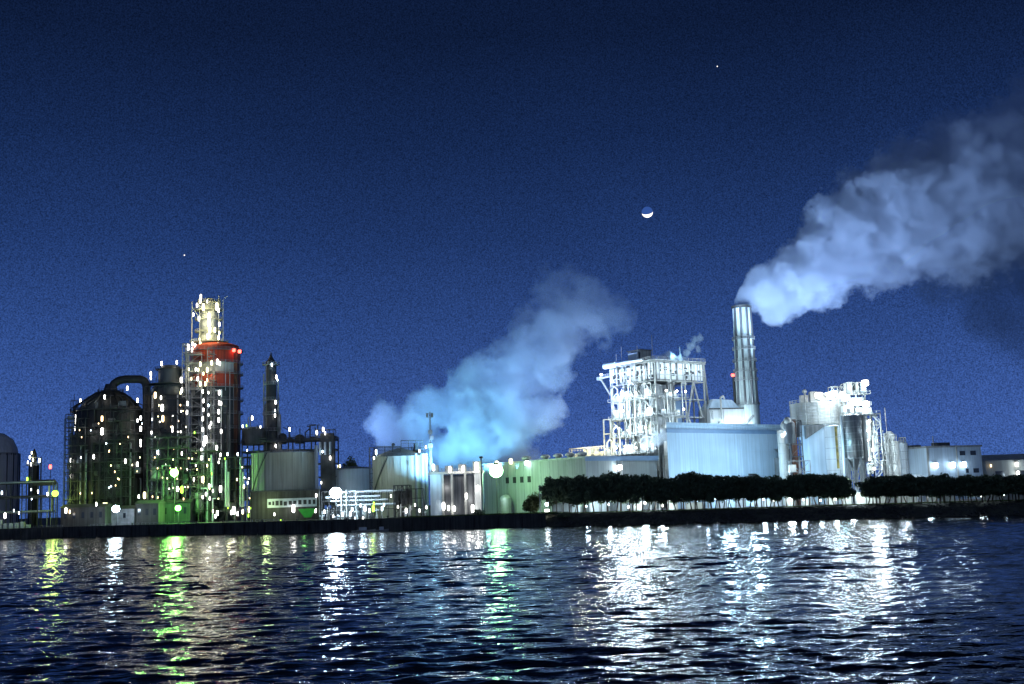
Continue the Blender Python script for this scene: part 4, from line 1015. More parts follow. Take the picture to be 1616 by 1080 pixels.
# cladding of the top storey
for a, b in ((.6, 5.0), (5.4, 8.4), (9.6, 12.2), (13.6, 17.4), (18.6, 21.3), (22.3, 25.6), (26.0, 29.0)): t.part('cladding_panel', MB().box(a, b, -.55, -.46, zb + .6, H_ - .5), 'white_cladding')
b = .6
while b < V - 2:
    w = rng.uniform(1.2, 3.4); m = MB().box(-.55, -.46, b, min(b + w, V - .3), zb + rng.uniform(.3, 1.4), H_ - rng.uniform(.3, 1.5)); t.part('cladding_panel', m, rng.choice(['white_cladding', 'white_cladding', 'white_steel'])); b += w + rng.uniform(.5, 1.4)
for k in range(26):
    b_ = rng.uniform(.5, V - 2); z_ = rng.uniform(zb + 1, H_ - 2.5); m = MB().box(-.68, -.555, b_, b_ + rng.uniform(.4, 1.4), z_, z_ + rng.uniform(.6, 2.2)); t.part('opening', m, 'dark_opening')
for k in range(16):
    a_ = rng.uniform(.8, U - 2.5); z_ = rng.uniform(zb + 1, H_ - 2.5); m = MB().box(a_, a_ + rng.uniform(.4, 1.8), -.68, -.555, z_, z_ + rng.uniform(.5, 1.8)); t.part('opening', m, 'dark_opening')
mb = MB()
for z_ in (zb + 2.6, zb + 5.2): mb.bar((-.85, 0, z_), (-.85, V, z_), .3); mb.bar((0, -.85, z_), (U, -.85, z_), .3)
for b_ in np.arange(2, V, 3.1): mb.bar((-.85, b_, zb), (-.85, b_, H_), .28)
for a_ in np.arange(2, U, 3.6): mb.bar((a_, -.85, zb), (a_, -.85, H_), .25)
t.part('girt', mb, 'grey_steel')
t.part('inner_wall', MB().box(2.4, U - 1, 3.0, V - 1, zb + .4, H_ - .4), 'dark_silo')
t.part('roof', MB().box(-1.2, U + .8, -1.2, V + 1.2, H_ + .45, H_ + .95), 'grey_steel')
m = MB().tube((-1.0, V - 5, H_ + 1.2), (-1.0, V + 2.5, H_ + 1.2), 1.4, 14); m.tube((-1, 6, H_ + 1.3), (-1, V - 5, H_ + 1.3), .7, 10); t.part('roof_duct', m, 'pale_tank', True)
t.part('roof_house', MB().box(3, 10, 12, 20, H_ + .96, H_ + 6.5), 'dark_silo'); t.part('roof_house_cap', MB().box(2.6, 10.4, 11.6, 20.4, H_ + 6.505, H_ + 6.9), 'dark_steel')
t.part('roof_house_side', MB().box(2.2, 2.99, 13, 19, H_ + .96, H_ + 5.5), 'pale_tank')
mb = MB(); mb.rail([(-1, V + 1, H_ + .95), (-1, -1, H_ + .95), (U + .6, -1, H_ + .95)], 1.2, 2.5, .14); 
for (a, b, hh) in ((-.5, 24, 6), (1, 22, 9), (-.5, 10, 8), (16, 0, 7), (2, 3, 12)): mb.tube((a, b, H_ + .9), (a, b, H_ + hh), .10, 6)
t.part('roof_rail', mb, 'grey_steel')
# left outrigger bracket and stair frame
mb = MB(); mb.bar((0, V, zb + 4.6), (0, V + 7, zb + 4.4), .7); mb.bar((0, V + 7, zb + 4.4), (0, V + .5, zb - 4), .6); mb.rail([(0, V, zb + 4.9), (0, V + 7, zb + 4.8)], 1.1, 1.5, .15); mb.box(-1, 1, V + 6.5, V + 8.5, zb + 3.6, zb + 5.2); t.part('outrigger', mb, 'white_steel')
mb = MB(); frame_tower(mb, -1, 3, V, V + 5, lv[0], lv[4] + 1, 6.6, .55, False)
t.part('stair_frame', mb, 'white_steel')
# boiler body, drums, ducts, platforms
t.part('boiler_body', MB().box(4.5, 16.5, 6, 21, 3, zb - 1), 'grey_steel')
t.part('flue_duct', MB().box(18.6, 27.4, 3, 12, lv[0], lv[2] + 2), 'blue_cladding'); t.part('flue_duct', MB().box(19.5, 23, 8, 16, lv[2], lv[5]), 'blue_trim')
m = MB().path([(22, 1.5, lv[2] + .5), (22, 1.5, lv[3] - .5), (24, 1.5, lv[3] + 1.4), (26.5, 1.5, lv[3] + .5), (26.5, 1.5, lv[2] - 5)], .7, 10); m.ball((23.5, 1.5, lv[3] + 3), 1.3); t.part('bent_duct', m, 'white_steel', True)
for k, z in enumerate(lv[:-1]):
    m = MB(); m.box(-2.4, 2.0, .2, V - .2, z + .40, z + .58); m.box(2.01, U * .6, -2.0, 2.0, z + .40, z + .58); m.rail([(-2.3, V, z + .58), (-2.3, 0, z + .58), (-2.3, -1.9, z + .58), (U * .6, -1.9, z + .58)], 1.2, 2.2, .13)
    t.part('platform', m, 'grey_steel')
for k in range(52):
    z = lv[rng.randrange(0, 6)] + .6; b = rng.uniform(.5, V - 3); w = rng.uniform(1.5, 3.6); hh = rng.uniform(1.8, 4.8); m = MB()
    if rng.random() < .5: m.lathe([(w * .3, z), (w * .5, z + .6), (w * .5, z + hh - .6), (w * .2, z + hh)], .5, b + w / 2, 14); t.part('hopper', m, rng.choice(['white_steel', 'silo_paint', 'pale_tank']), True)
    else: m.box(-.9, 1.4, b, b + w, z, z + hh); t.part('equipment_cabinet', m, rng.choice(['white_steel', 'silo_paint', 'tank_paint', 'grey_steel', 'dark_silo', 'pale_tank']))
for k in range(12):
    z = lv[rng.randrange(0, 6)] + .6; a = rng.uniform(1, 14); w = rng.uniform(1.5, 3); m = MB().box(a, a + w, -1.5, .6, z, z + rng.uniform(2, 4.5)); t.part('equipment_cabinet', m, rng.choice(['white_steel', 'silo_paint', 'grey_steel']))
for k in range(80):
    b = rng.uniform(.5, V - .5); z0 = rng.choice(lv[:6]); z1 = min(zb - 1, z0 + rng.uniform(3, 16)); x = rng.uniform(-1.9, .6)
    pts = [(x, b, z0), (x, b, z1)]
    q = rng.random()
    if q < .5: pts.append((x, min(V, max(0, b + rng.uniform(-7, 7))), z1))
    elif q < .75: pts += [(x, b + 2, z1 + 1.5), (x, b + 4, z1), (x, b + 4, z0 + 2)]
    m = MB().path(pts, rng.uniform(.10, .38), 6); t.part('pipe', m, rng.choice(['white_steel', 'silo_paint', 'grey_steel', 'dark_steel', 'dark_steel', 'black_steel', 'pale_tank']), True)
for k in range(14):
    a = rng.uniform(1, 17); z0 = rng.choice(lv[:5]); z1 = min(zb - 1, z0 + rng.uniform(4, 18)); m = MB().path([(a, -1.2, z0), (a, -1.2, z1), (min(17.5, a + rng.uniform(-4, 4)), -1.2, z1)], rng.uniform(.2, .55), 7); t.part('pipe', m, rng.choice(['white_steel', 'grey_steel', 'dark_steel']), True)
for b in (9, 12.5, 16): m = MB().path([(-1.2, b, lv[3]), (-1.2, b, lv[5] + 1), (-1.2, b + 1.7, lv[5] + 3.2), (-1.2, b + 3.4, lv[5] + 1), (-1.2, b + 3.4, lv[3])], .4, 10); t.part('loop_pipe', m, 'white_steel', True)
m = MB().tube((-3, 3, lv[1] - 2.5), (-3, 15, lv[1] - 2.5), 2.4, 18); m.ball((-3, 3, lv[1] - 2.5), 2.4); m.ball((-3, 15, lv[1] - 2.5), 2.4); t.part('drum', m, 'silo_paint', True)
m = MB().tube((-3.5, 1.0, lv[0] + 2), (-1.0, 1.0, lv[0] + 2), 2.7, 18); t.part('fan_casing', m, 'dark_silo', True)
m = MB(); m.box(1.2, 4.8, -4.4, -2.1, 0, lv[2] + 5); t.part('lift_shaft', m, 'white_steel')
for z in np.arange(4, lv[2] + 4, 3.2): t.part('window', MB().box(2.3, 3.5, -4.5, -4.405, z, z + 1.4), 'window_glass')
# low plant on the left side
zl = t.H(706, 945, 530)
for k in range(9):
    b = V + 1 + k * 2.9; m = MB()
    if k % 3: m.box(-3, 2, b, b + 2.3, 0, zl + rng.uniform(-2.5, .5) - (k > 5) * 1.5)
    else: m.lathe([(1.3, 0), (1.3, zl - 1.5), (.4, zl)], -.5, b + 1.2, 14)
    t.part('equipment_cabinet' if k % 3 else 'hopper', m, rng.choice(['white_steel', 'silo_paint']))
mb = MB(); frame_tower(mb, -4.5, -3.2, V + 1, V + 26, 0, zl + .5, 3, .3, True, 1); mb.rail([(-4.5, V + 1, zl - 1), (-4.5, V + 26, zl - 1)], 1.2, 2, .14); t.part('low_frame', mb, 'white_steel')
# its lamps
for k, z in enumerate(lv[:-1]):
    for b in (3, 10, 17, 24):
        if rng.random() < .75: lamp(t, (-2.6, b + rng.uniform(-2, 2), z + rng.uniform(2.6, 4.2)), rng.choice(['white', 'white', 'cream', 'white']), .8, .8)
    for a in (3, 10, 15):
        if rng.random() < .7: lamp(t, (a + rng.uniform(-1, 1), -2.4, z + 3.2), 'white', .8, .8)
for z in (lv[0] + 3.5, lv[1] + 3.5, lv[2] + 3.5, lv[3] + 3.5, lv[4] + 3.5, lv[5] + 3):
    for b in (4, 13, 22): light(t.world((-5.2, b, z)), 2300, 'white')
    light(t.world((8, -5.5, z)), 1700, 'white')
for b in (3, 12, 21, 27): light(t.world((-6, b, H_ - 3)), 1500, 'white')
for a in (3, 11, 19, 26): light(t.world((a, -5, H_ - 3)), 1100, 'white')
for b in (30, 38, 46): light(t.world((-9, b, zl)), 2600, 'cream')
light(t.world((-6, 3, lv[0])), 2600, 'white'); light(t.world((-6, 10, lv[1])), 3000, 'white'); light(t.world((23, -3, lv[2] + 4)), 1600, 'cool'); light(t.world((22, -2.5, lv[1])), 2600, 'white')
BOILER = t; BOILER_TOP = t.world((10, 8, H_ + 2))
flood(t, (0.5, V + 7, zb + 6.2), 900, 'white', 1.0)

# ---- duct house beside the stack
PW = 1.1
Y = 524
t = T('duct_house', 'white duct casing lit from below at the foot of the ribbed stack', 'building', base(1148, Y, 650), R(12)); g = lambda px, py: t.L(px, py, Y)
xa, xb, xm = g(1118, 650).x, g(1190, 650).x, g(1140, 650).x; z = t.H(641, 1150, Y)
t.part('wall', MB().box(xa, xb, 0, 14, 0, z - 1), 'white_cladding')
mb = MB(); mb._add([(xm - 6, 1, z - 1), (xb - 5, 1, z - 1), (xb - 5, 13, z - 1), (xm - 6, 13, z - 1), (xm - 3, 3, z + 3.5), (xb - 8, 3, z + 3), (xb - 8, 12, z + 3), (xm - 3, 12, z + 3.5)], [(0, 1, 5, 4), (1, 2, 6, 5), (2, 3, 7, 6), (3, 0, 4, 7), (4, 5, 6, 7)], 0); t.part('roof', mb, 'blue_cladding')
t.part('roof_edge', MB().box(xa - .4, xb + .4, -.4, -.003, z - 1.4, z - .8), 'dark_steel')
t.part('wall_joint', MB().box(g(1141, 650).x - .12, g(1141, 650).x + .12, -.15, -.004, 0, z - 1.5), 'grey_steel')
x = g(1135, 630).x; m = MB().path([(x, -1, z - 6), (x, -1, z + 3.8), (x + 1.2, -1, z + 4.4), (x + 1.8, -1, z + 3)], .45, 8); t.part('vent_pipe', m, 'white_steel', True)
mb = MB(); mb.bar((g(1122, 650).x, -.4, z - 2), (g(1122, 650).x, -.4, z - 6), .5); x = g(1133, 655).x; mb.ball((x, -.6, z - 7.5), .8); x = g(1180, 660).x; mb.tube((x - 2, -1.5, z - 9), (x + 3, -1.5, z - 4.5), .6); t.part('fitting', mb, 'grey_steel')
ZR = z
light(t.world((g(1152, 660).x, -6, z - 9.0)), 4200, 'white', 1.0); light(t.world((g(1172, 660).x, -6, z - 9)), 4200, 'white', 1.0); light(t.world((g(1125, 660).x, -6, z - 9)), 2800, 'white')

# ---- stack
PW = 1.2
Y = 530
t = T('ribbed_stack', 'tall pale ribbed chimney stack trailing a long plume of steam', 'chimney', base(1188, Y, 760)); h = lambda py: t.H(py, 1175, Y)
# the base stands where its leaning picture says: centre by the top
pt = W(1169, 490, Y); pb = W(1182, 660, Y)
r1, r0 = 13.6 * mpp(Y), 16.6 * mpp(Y); zt = h(487)
t.loc = Vector(((pt.x + pb.x) / 2, Y, G)); t.o.location = t.loc
t.part('shell', MB().lathe([(r0 * 1.12, 0), (r0 * 1.12, h(640)), (r0, h(639)), (r1, zt - 2), (r1, zt)], n=40), 'stack_shell', True)
t.part('crown_ring', MB().lathe([(r1 * .7, zt + .01), (r1 * 1.16, zt + .01), (r1 * 1.2, zt + 1.2), (r1 * .7, zt + 1.2)], n=36), 'black_steel', True)
for i in range(9):
    a = math.pi + math.pi * (i + .5) / 9; rr0, rr1 = r0 + .15, r1 + .15; m = MB().tube((rr0 * math.cos(a), rr0 * math.sin(a), h(639)), (rr1 * math.cos(a), rr1 * math.sin(a), zt - .1), .55 if i % 2 else .28, 8); t.part('flue_rib', m, ['stack_shell', 'dark_silo'][i % 2], True)
for py in (536, 552, 571, 587, 601, 640):
    z = h(py); f_ = (z - h(639)) / (zt - h(639)); rr = r0 + (r1 - r0) * max(0, f_) + 1.0; m = MB().lathe([(rr - 1.3, z - .12), (rr, z - .12), (rr, z + .12), (rr - 1.3, z + .12)], n=36); m.ring_rail(rr - .1, z, 1.1, 24, .12); t.part('ring_platform', m, 'grey_steel')
mb = MB(); ladder(mb, 1.3, -r0 - 1.0, h(600), h(536), 0, .9); t.part('ladder', mb, 'dark_steel')
mb = MB(); x = t.L(1160, 600, Y).x - .6; mb.tube((x, 0, 0), (x, 0, h(594)), .6, 8); t.part('side_mast', mb, 'black_steel'); lamp(t, (x - .3, -.3, h(592)), 'red', 1.5, 1.3)
STACK_TOP = t.world((0, 0, zt + 1))
for py, P in ((630, 3600), (590, 2600)): light(t.world((-7, -17, h(py))), P, 'cool', 1.0)
light(t.world((4, -20, h(560))), 3000, 'cool', 1.0); light(t.world((-3, -17, h(515))), 2200, 'cool', 1.0)

# ---- silo group
PW = 1.0
Y = 474
def silo(px0, px1, pyt, pyb, Y, label, m_, legs=False, cone=0, name='silo', roof=1.0, rail=True, n_rib=0):
    t = T(name, label, 'silo', base((px0 + px1) / 2, Y, (pyt + 760) / 2)); r = (px1 - px0) / 2 * mpp(Y); zt = t.H(pyt, (px0 + px1) / 2, Y); zb = 0 if pyb is None else t.H(pyb, (px0 + px1) / 2, Y)
    prof = ([(r * .15, zb - cone), (r, zb)] if cone else [(r, zb)]) + [(r, zt), (r * .5, zt + roof * .6), (.3, zt + roof)]
    t.part('shell', MB().lathe(prof, n=44), m_, True)
    if rail: t.part('roof_rail', MB().ring_rail(r, zt, 1.2, 26, .14), 'white_steel')
    mb = MB()
    for k in range(1, 7): z_ = zb + (zt - zb) * k / 7; mb.lathe([(r + .02, z_ - .09), (r + .09, z_ - .05), (r + .09, z_ + .05), (r + .02, z_ + .09)], n=44)
    t.part('plate_seam', mb, 'grey_steel')
    mb = MB(); ladder(mb, r * .3, -r - .25, zb, zt, 0, .8); t.part('ladder', mb, 'grey_steel')
    if legs:
        mb = MB()
        for i in range(8):
            a = math.pi * (i + .5) / 4; b = math.pi * (i + 1.5) / 4; p = (r * .95 * math.cos(a), r * .95 * math.sin(a)); q = (r * .95 * math.cos(b), r * .95 * math.sin(b))
            mb.bar((*p, 0), (*p, zb), .6); mb.bar((*p, zb - .3), (*q, zb - .3), .5); mb.bar((*p, zb * .5), (*q, zb * .5), .35)
            if i % 2: mb.bar((*p, zb * .5), (*q, zb), .3)
            else: mb.bar((*p, zb), (*q, zb * .5), .3)
        t.part('support_frame', mb, 'grey_steel')
    if n_rib:
        mb = MB()
        for i in range(n_rib): a = 2 * math.pi * i / n_rib; mb.bar(((r + .1) * math.cos(a), (r + .1) * math.sin(a), zb), ((r + .1) * math.cos(a), (r + .1) * math.sin(a), zt), .25)
        for z_ in (zb + .2, (zb + zt) / 2, zt - .4): mb.lathe([(r + .13, z_), (r + .13, z_ + .3)], n=44)
        t.part('stiffener', mb, m_)
    return t, r, zb, zt
# slim silo with ball lamp
t, r, zb, zt = silo(1229, 1246, 684, None, 470, 'slim white silo right against the bluish-white hall, ball on top', 'silo_paint', roof=1.5)
m = MB().ball((1.5, 0, zt + 3.0), 2.2, 16, 9); t.part('ball_cap', m, 'white_steel', True); flood(t, (-.5, -r - 1, zt - 1), 3000, 'white', 1.5); light(t.world((-1, -8, zt * .45)), 1000, 'cool')
# lift tower with rusty shaft
Y2 = 466
t = T('lift_tower', 'dark stair and lift tower in front of the broad white bin', 'tower', base(1257, Y2, 710)); g = lambda px, py: t.L(px, py, Y2); h = lambda py: t.H(py, 1255, Y2)
mb = MB(); zs = frame_tower(mb, g(1247, 700).x, g(1266, 700).x, 0, 5, 0, h(664), 5, .4, True, 1); t.part('frame', mb, 'dark_silo')
t.part('shaft', MB().box(g(1252, 700).x, g(1259, 700).x, 1, 4, 0, h(662)), 'rust_duct'); t.part('shaft', MB().box(g(1261, 700).x, g(1265, 700).x, .5, 3, h(690), h(668)), 'dark_silo')
m = MB().lathe([(2.3, h(700)), (2.3, h(668)), (1.2, h(664))], g(1246.5, 690).x, 0, 16); t.part('hopper', m, 'dark_silo', True); m = MB().ball((g(1241.5, 665).x, -1, h(664)), 1.5, 14, 8); t.part('ball_cap', m, 'white_steel', True)
mb = MB(); frame_tower(mb, g(1243, 740).x, g(1276, 740).x, -3, 6, 0, h(728), 4.4, .35, True, 2); t.part('lower_frame', mb, 'grey_steel')
m = MB().box(g(1242, 742).x, g(1252, 742).x, -5, -2, h(745), h(734)); t.part('control_cabin', m, 'white_steel'); light(t.world((g(1247, 740).x, -8, h(737))), 900, 'white')
# broad bin
t, r, zb, zt = silo(1251, 1336, 637, 672, 484, 'broad bright white bin raised on a sloping hopper', 'silo_paint', roof=.8, n_rib=14); g = lambda px, py: t.L(px, py, 484); h = lambda py: t.H(py, 1293, 484)
xa, xb = g(1267, 700).x, g(1304, 700).x
mb = MB(); mb._add([(xa - 6, 3, zb), (xb, 3, zb), (xb, 3, 0), (xa, 3, 0), (xa, 3, h(694)), (xa - 6, -r * .6, zb), (xb, -r * .9, zb), (xb, -r * .9, 0), (xa, -r * .6, 0), (xa, -r * .6, h(694))], [(5, 6, 7, 8, 9), (0, 4, 3, 2, 1), (1, 2, 7, 6), (0, 5, 9, 4), (4, 9, 8, 3)], 0); t.part('wall', mb, 'blue_cladding')
mb = MB(); mb._add([(xa - 1, -r * .95, zb - .3), (xb - 2, -r * .95, zb - .3), (xa - 1, -r * .95, h(694)), (xa - 1, -r * .7, zb - .3), (xb - 2, -r * .9, zb - .3), (xa - 1, -r * .7, h(694))], [(0, 2, 1), (3, 4, 5), (0, 1, 4, 3), (1, 2, 5, 4), (2, 0, 3, 5)], 0); t.part('hopper_slope', mb, 'dark_silo')
for px, k in ((1268, 5), (1283, 7), (1298, 6), (1318, 7)):
    x = g(px, 630).x; m = MB().box(x - 1.5, x + 1.5, -2, 1, zt + .5, zt + k * .7); t.part('roof_unit', m, 'white_steel')
x = g(1268, 622).x; m = MB().path([(x, -2, zt), (x, -2, zt + 4.5)], .4); m.ball((x, -2, zt + 5), 1.0); t.part('vent_pipe', m, 'grey_steel', True)
for px, P in ((1284, 5200), (1302, 4200), (1322, 2600)): flood(t, (g(px, 625).x, -r * .75, zt + 2.6), P, 'white', 3.0, (0, -3.5, -.6))
for px in (1262, 1285, 1310, 1330): light(t.world((g(px, 655).x, -r - 9, (zb + zt) / 2)), 3000, 'white')
light(t.world((g(1285, 720).x, -r - 18, zb * .45)), 2400, 'cool')
mb = MB(); frame_tower(mb, g(1304, 640).x, g(1330, 640).x, -r * .9, -r * .4, zb, zt + 6, 3.4, .3, True, 3); t.part('side_frame', mb, 'white_steel')
# blue cylinder with rust streak
t, r, zb, zt = silo(1304, 1332, 673, None, 466, 'pale blue cylinder with a yellow-brown rust streak', 'pale_tank', roof=.6); t.part('rust_streak', MB().box(-.55, .45, -r - .05, -r + .25, zt * .45, zt - .3), 'rust_paint'); light(t.world((-3, -r - 12, zt * .7)), 2400, 'cyan')
# dark silo on legs
t, r, zb, zt = silo(1333, 1363, 656, 722, 456, 'dark grey silo on a braced leg frame, lit at the edges', 'dark_silo', True, 5.0, n_rib=0); light(t.world((-r - 6, -2, zt * .8)), 900, 'cool'); light(t.world((r + 3, -5, zt * .8)), 900, 'cool'); light(t.world((0, -4, 4)), 1200, 'cool')
t.part('stand_pipe', MB().tube((-r - .8, -1, 0), (-r - .8, -1, zt), .5), 'pale_tank', True); t.part('stand_pipe', MB().tube((r + .6, -1, zb - 2), (r + .6, -1, zt), .8), 'silo_paint', True)
# head house
Y3 = 470
t = T('head_house', 'bright open lantern-lit head house crowning the silo group', 'tower', base(1350, Y3, 640)); g = lambda px, py: t.L(px, py, Y3); h = lambda py: t.H(py, 1350, Y3)
mb = MB(); frame_tower(mb, g(1338, 640).x, g(1366, 640).x, 0, 8, 0, h(604), 4.2, .4, True, 2); t.part('frame', mb, 'white_steel')
for (pa, pb, ya, yb) in ((1338, 1346, 622, 603), (1352, 1356, 620, 604), (1360, 1368, 620, 606), (1330, 1346, 655, 640), (1349, 1374, 656, 644), (1345, 1364, 640, 628)):
    m = MB().box(g(pa, 640).x, g(pb, 640).x, -.8, 5, h(ya), h(yb)); t.part('cabin', m, rng.choice(['white_steel', 'silo_paint', 'blue_cladding']))
mb = MB(); 
for py in (622, 640, 655): mb.rail([(g(1336, 640).x, -1, h(py)), (g(1374, 640).x, -1, h(py))], 1.2, 1.6, .14); mb.box(g(1336, 640).x, g(1374, 640).x, -1, 6, h(py) - .2, h(py))
t.part('platform', mb, 'white_steel'); t.part('window', MB().box(g(1335, 650).x, g(1341, 650).x, -.9, -.805, h(651), h(645)), 'dark_opening')
for px, py, P in ((1363, 606, 1800), (1364, 639, 3800), (1332, 628, 2600)): flood(t, (g(px, py).x, -2, h(py)), P, 'white', 2.8, (0, -2.5, 0))
for px, py, P in ((1342, 612, 1300), (1350, 632, 2400), (1340, 648, 1600), (1368, 650, 1800)): light(t.world((g(px, py).x, -5, h(py))), P, 'white')
# stair tower, very bright
Y4 = 462
t = T('stair_tower', 'dazzling white stair tower right of the dark grey silo', 'tower', base(1378, Y4, 710)); g = lambda px, py: t.L(px, py, Y4); h = lambda py: t.H(py, 1378, Y4)
mb = MB(); xa, xb, xm = g(1362, 710).x, g(1393, 710).x, g(1377, 710).x
zs = frame_tower(mb, xm, xb, 0, 6, 0, h(653), 4.2, .4, True, 1); frame_tower(mb, xa, xm, 0, 6, 0, h(668), 4.2, .4, True, 1); t.part('frame', mb, 'white_steel')
for i in range(len(zs) - 1):
    m = MB(); p, q = ((xm, xb), (xb, xm))[i % 2]; m.bar((p, -.6, zs[i]), (q, -.6, zs[i + 1]), .5); m.bar((p, -.6, zs[i] + 1.2), (q, -.6, zs[i + 1] + 1.2), .2); t.part('stair_flight', m, 'grey_steel')
for i in range(14): z = h(748 - i * 5.8); q = rng.uniform(0, 4); m = MB().box(xa + .5 + q, xa + q + rng.uniform(1.5, 4), -.2 + .3 * (i % 3), 4, z, z + rng.uniform(1.2, 2.6)); t.part('cabin', m, rng.choice(['silo_paint', 'white_steel', 'tank_paint']))
for k in range(26):
    x_ = rng.uniform(xa - 1, xb + 2); z0_ = h(rng.uniform(690, 752)); z1_ = z0_ + rng.uniform(3, 13); y_ = rng.uniform(-2.4, -.7); q_ = [(x_, y_, z0_), (x_, y_, z1_)]
    if k % 2: q_.append((x_ + rng.uniform(-3, 3), y_, z1_))
    t.part('pipe', MB().path(q_, rng.uniform(.12, .35), 6), rng.choice(['white_steel', 'grey_steel', 'dark_steel', 'silo_paint']), True)
mb = MB(); frame_tower(mb, g(1394, 710).x, g(1412, 710).x, -3, 2, 0, h(690), 3.6, .28, True, 2)
for z_ in np.arange(3.6, h(690), 3.6): mb.rail([(g(1394, 710).x, -3, z_), (g(1412, 710).x, -3, z_)], 1.1, 1.4, .1)
t.part('side_frame', mb, 'white_steel')
for z_ in zs[1:]: m = MB().box(xa, xb, -.4, 6, z_ - .22, z_ - .06); m.rail([(xa, -.5, z_), (xb, -.5, z_)], 1.1, 1.5, .1); t.part('platform', m, 'grey_steel')
m = MB().lathe([(2.8, h(690)), (2.8, h(662)), (1, h(659))], g(1368, 680).x, 2, 16); t.part('hopper', m, 'silo_paint', True)
for py in (665, 680, 695, 710, 725, 740):
    lamp(t, (g(1370 + rng.uniform(-6, 6), 700).x, -1.6, h(py)), 'white', 1.0, .9); light(t.world((g(1374, py).x, -5.5, h(py))), 2300, 'white')
# white tank with ball-shaped head
t, r, zb, zt = silo(1396, 1420, 697, None, 468, 'dazzling white cylinder with a fat rounded head, right end of the silos', 'silo_paint', roof=.6, rail=False); t.part('head_tank', MB().lathe([(1.2, zt), (2.1, zt + .8), (2.1, zt + 2.8), (1.3, zt + 3.6)], -.4, 0, 18), 'white_steel', True)
for zz in (.25, .55, .9): light(t.world((1, -r - 6, zt * zz)), 3000, 'white')
light(t.world((0, -5, zt + 3)), 1300, 'white')
t, r, zb, zt = silo(1419, 1434, 700, None, 476, 'slim grey-blue cylinder between the white cylinder and the end building', 'pale_tank', roof=.8, rail=False); t.part('roof_frame', MB().ring_rail(r * .7, zt + .3, 2.0, 8, .25), 'white_steel'); light(t.world((-3, -9, zt * .6)), 300, 'cool')

# ---- end building
PW = .7
Y = 474
t = T('end_building', 'flat-roofed building with three bright wall lamps, right of the silos', 'building', base(1464, Y, 730), R(16)); z = t.H(707, 1464, Y); g = lambda px, py: t.L(px, py, Y)
BL = 25.5; BD = 30
t.part('wall', MB().box(0, BL, 0, BD, 0, z), 'blue_cladding'); t.part('roof', MB().box(-.5, BL + .5, -.5, BD + .5, z + .003, z + .7), 'grey_steel')
t.part('corner_post', MB().box(-.25, .6, -.35, -.003, 0, z - .05), 'white_steel'); t.part('downpipe', MB().box(BL * .53, BL * .53 + .4, -.4, -.003, 0, z - .05), 'white_steel')
for a, b, zz in ((.60, .70, .84), (.80, .90, .84), (.69, .74, .5), (.83, .93, .5)): t.part('window', MB().box(BL * a, BL * b, -.08, -.003, z * zz, z * zz + 1.8), 'window_glass')
t.part('roof_unit', MB().box(8, 14, 4, 8, z + .71, z + 2.2), 'dark_steel'); t.part('roof_unit', MB().box(-.0, 4.5, 10, 20, z + .71, z + 1.6), 'dark_steel')
m = MB().tube((4, 1, z + .7), (4, 1, z + 4.5), .15); t.part('roof_aerial', m, 'white_steel')
for a in (.12, .43, .64): lamp(t, (BL * a, -1.0, z * .66), 'cool', 1.7, 2.2, 700, (0, -1.8, 0), .9, 'wall_lamp', 'cool')
light(t.world((-7, 6, z * .6)), 2200, 'white'); light(t.world((-6, 14, z * .4)), 1200, 'white')
t2 = T('side_cabin', 'small pale cabin with rounded roof against the end building', 'cabin', base(1446, 466, 735)); xx = 3.1
t2.part('shell', MB().lathe([(xx, 0), (xx, 8.5), (xx * .85, 9.6), (xx * .4, 10.4), (.2, 10.6)], n=28), 'pale_tank', True); t2.part('door', MB().box(-.7, .7, -xx - .12, -xx + .3, 0, 2.3), 'grey_steel')
# ---- far long hall at the right edge
t = T('far_hall', 'long dim hall fading out at the right edge behind the trees', 'building', base(1556, 540, 740), R(-4)); z = t.H(726, 1600, 540)
t.part('wall', MB().box(0, 60, 0, 30, 0, z), 'grey_wall'); mb = MB(); mb._add([(-.5, -.5, z), (60.5, -.5, z), (60.5, 30.5, z), (-.5, 30.5, z), (-.5, 15, z + 3), (60.5, 15, z + 3)], [(0, 1, 5, 4), (2, 3, 4, 5), (0, 4, 3), (1, 2, 5), (0, 3, 2, 1)], 0); t.part('roof', mb, 'grey_steel')
for i in range(6): t.part('window', MB().box(4 + i * 9, 8 + i * 9, -.06, -.003, z * .5, z * .7), 'window_glass')
for px, py in ((1607, 733), (1609, 747)): p = t.L(px, py, 536); lamp(t, (p.x, -1.2, p.z), 'white', 1.3, 1.9, 500, (0, -1.5, 0))
p = t.L(1567, 735, 536); lamp(t, (p.x, -1, p.z), 'warm', .5, 1.2)
light(t.world((15, -20, 10)), 1500, 'cool')

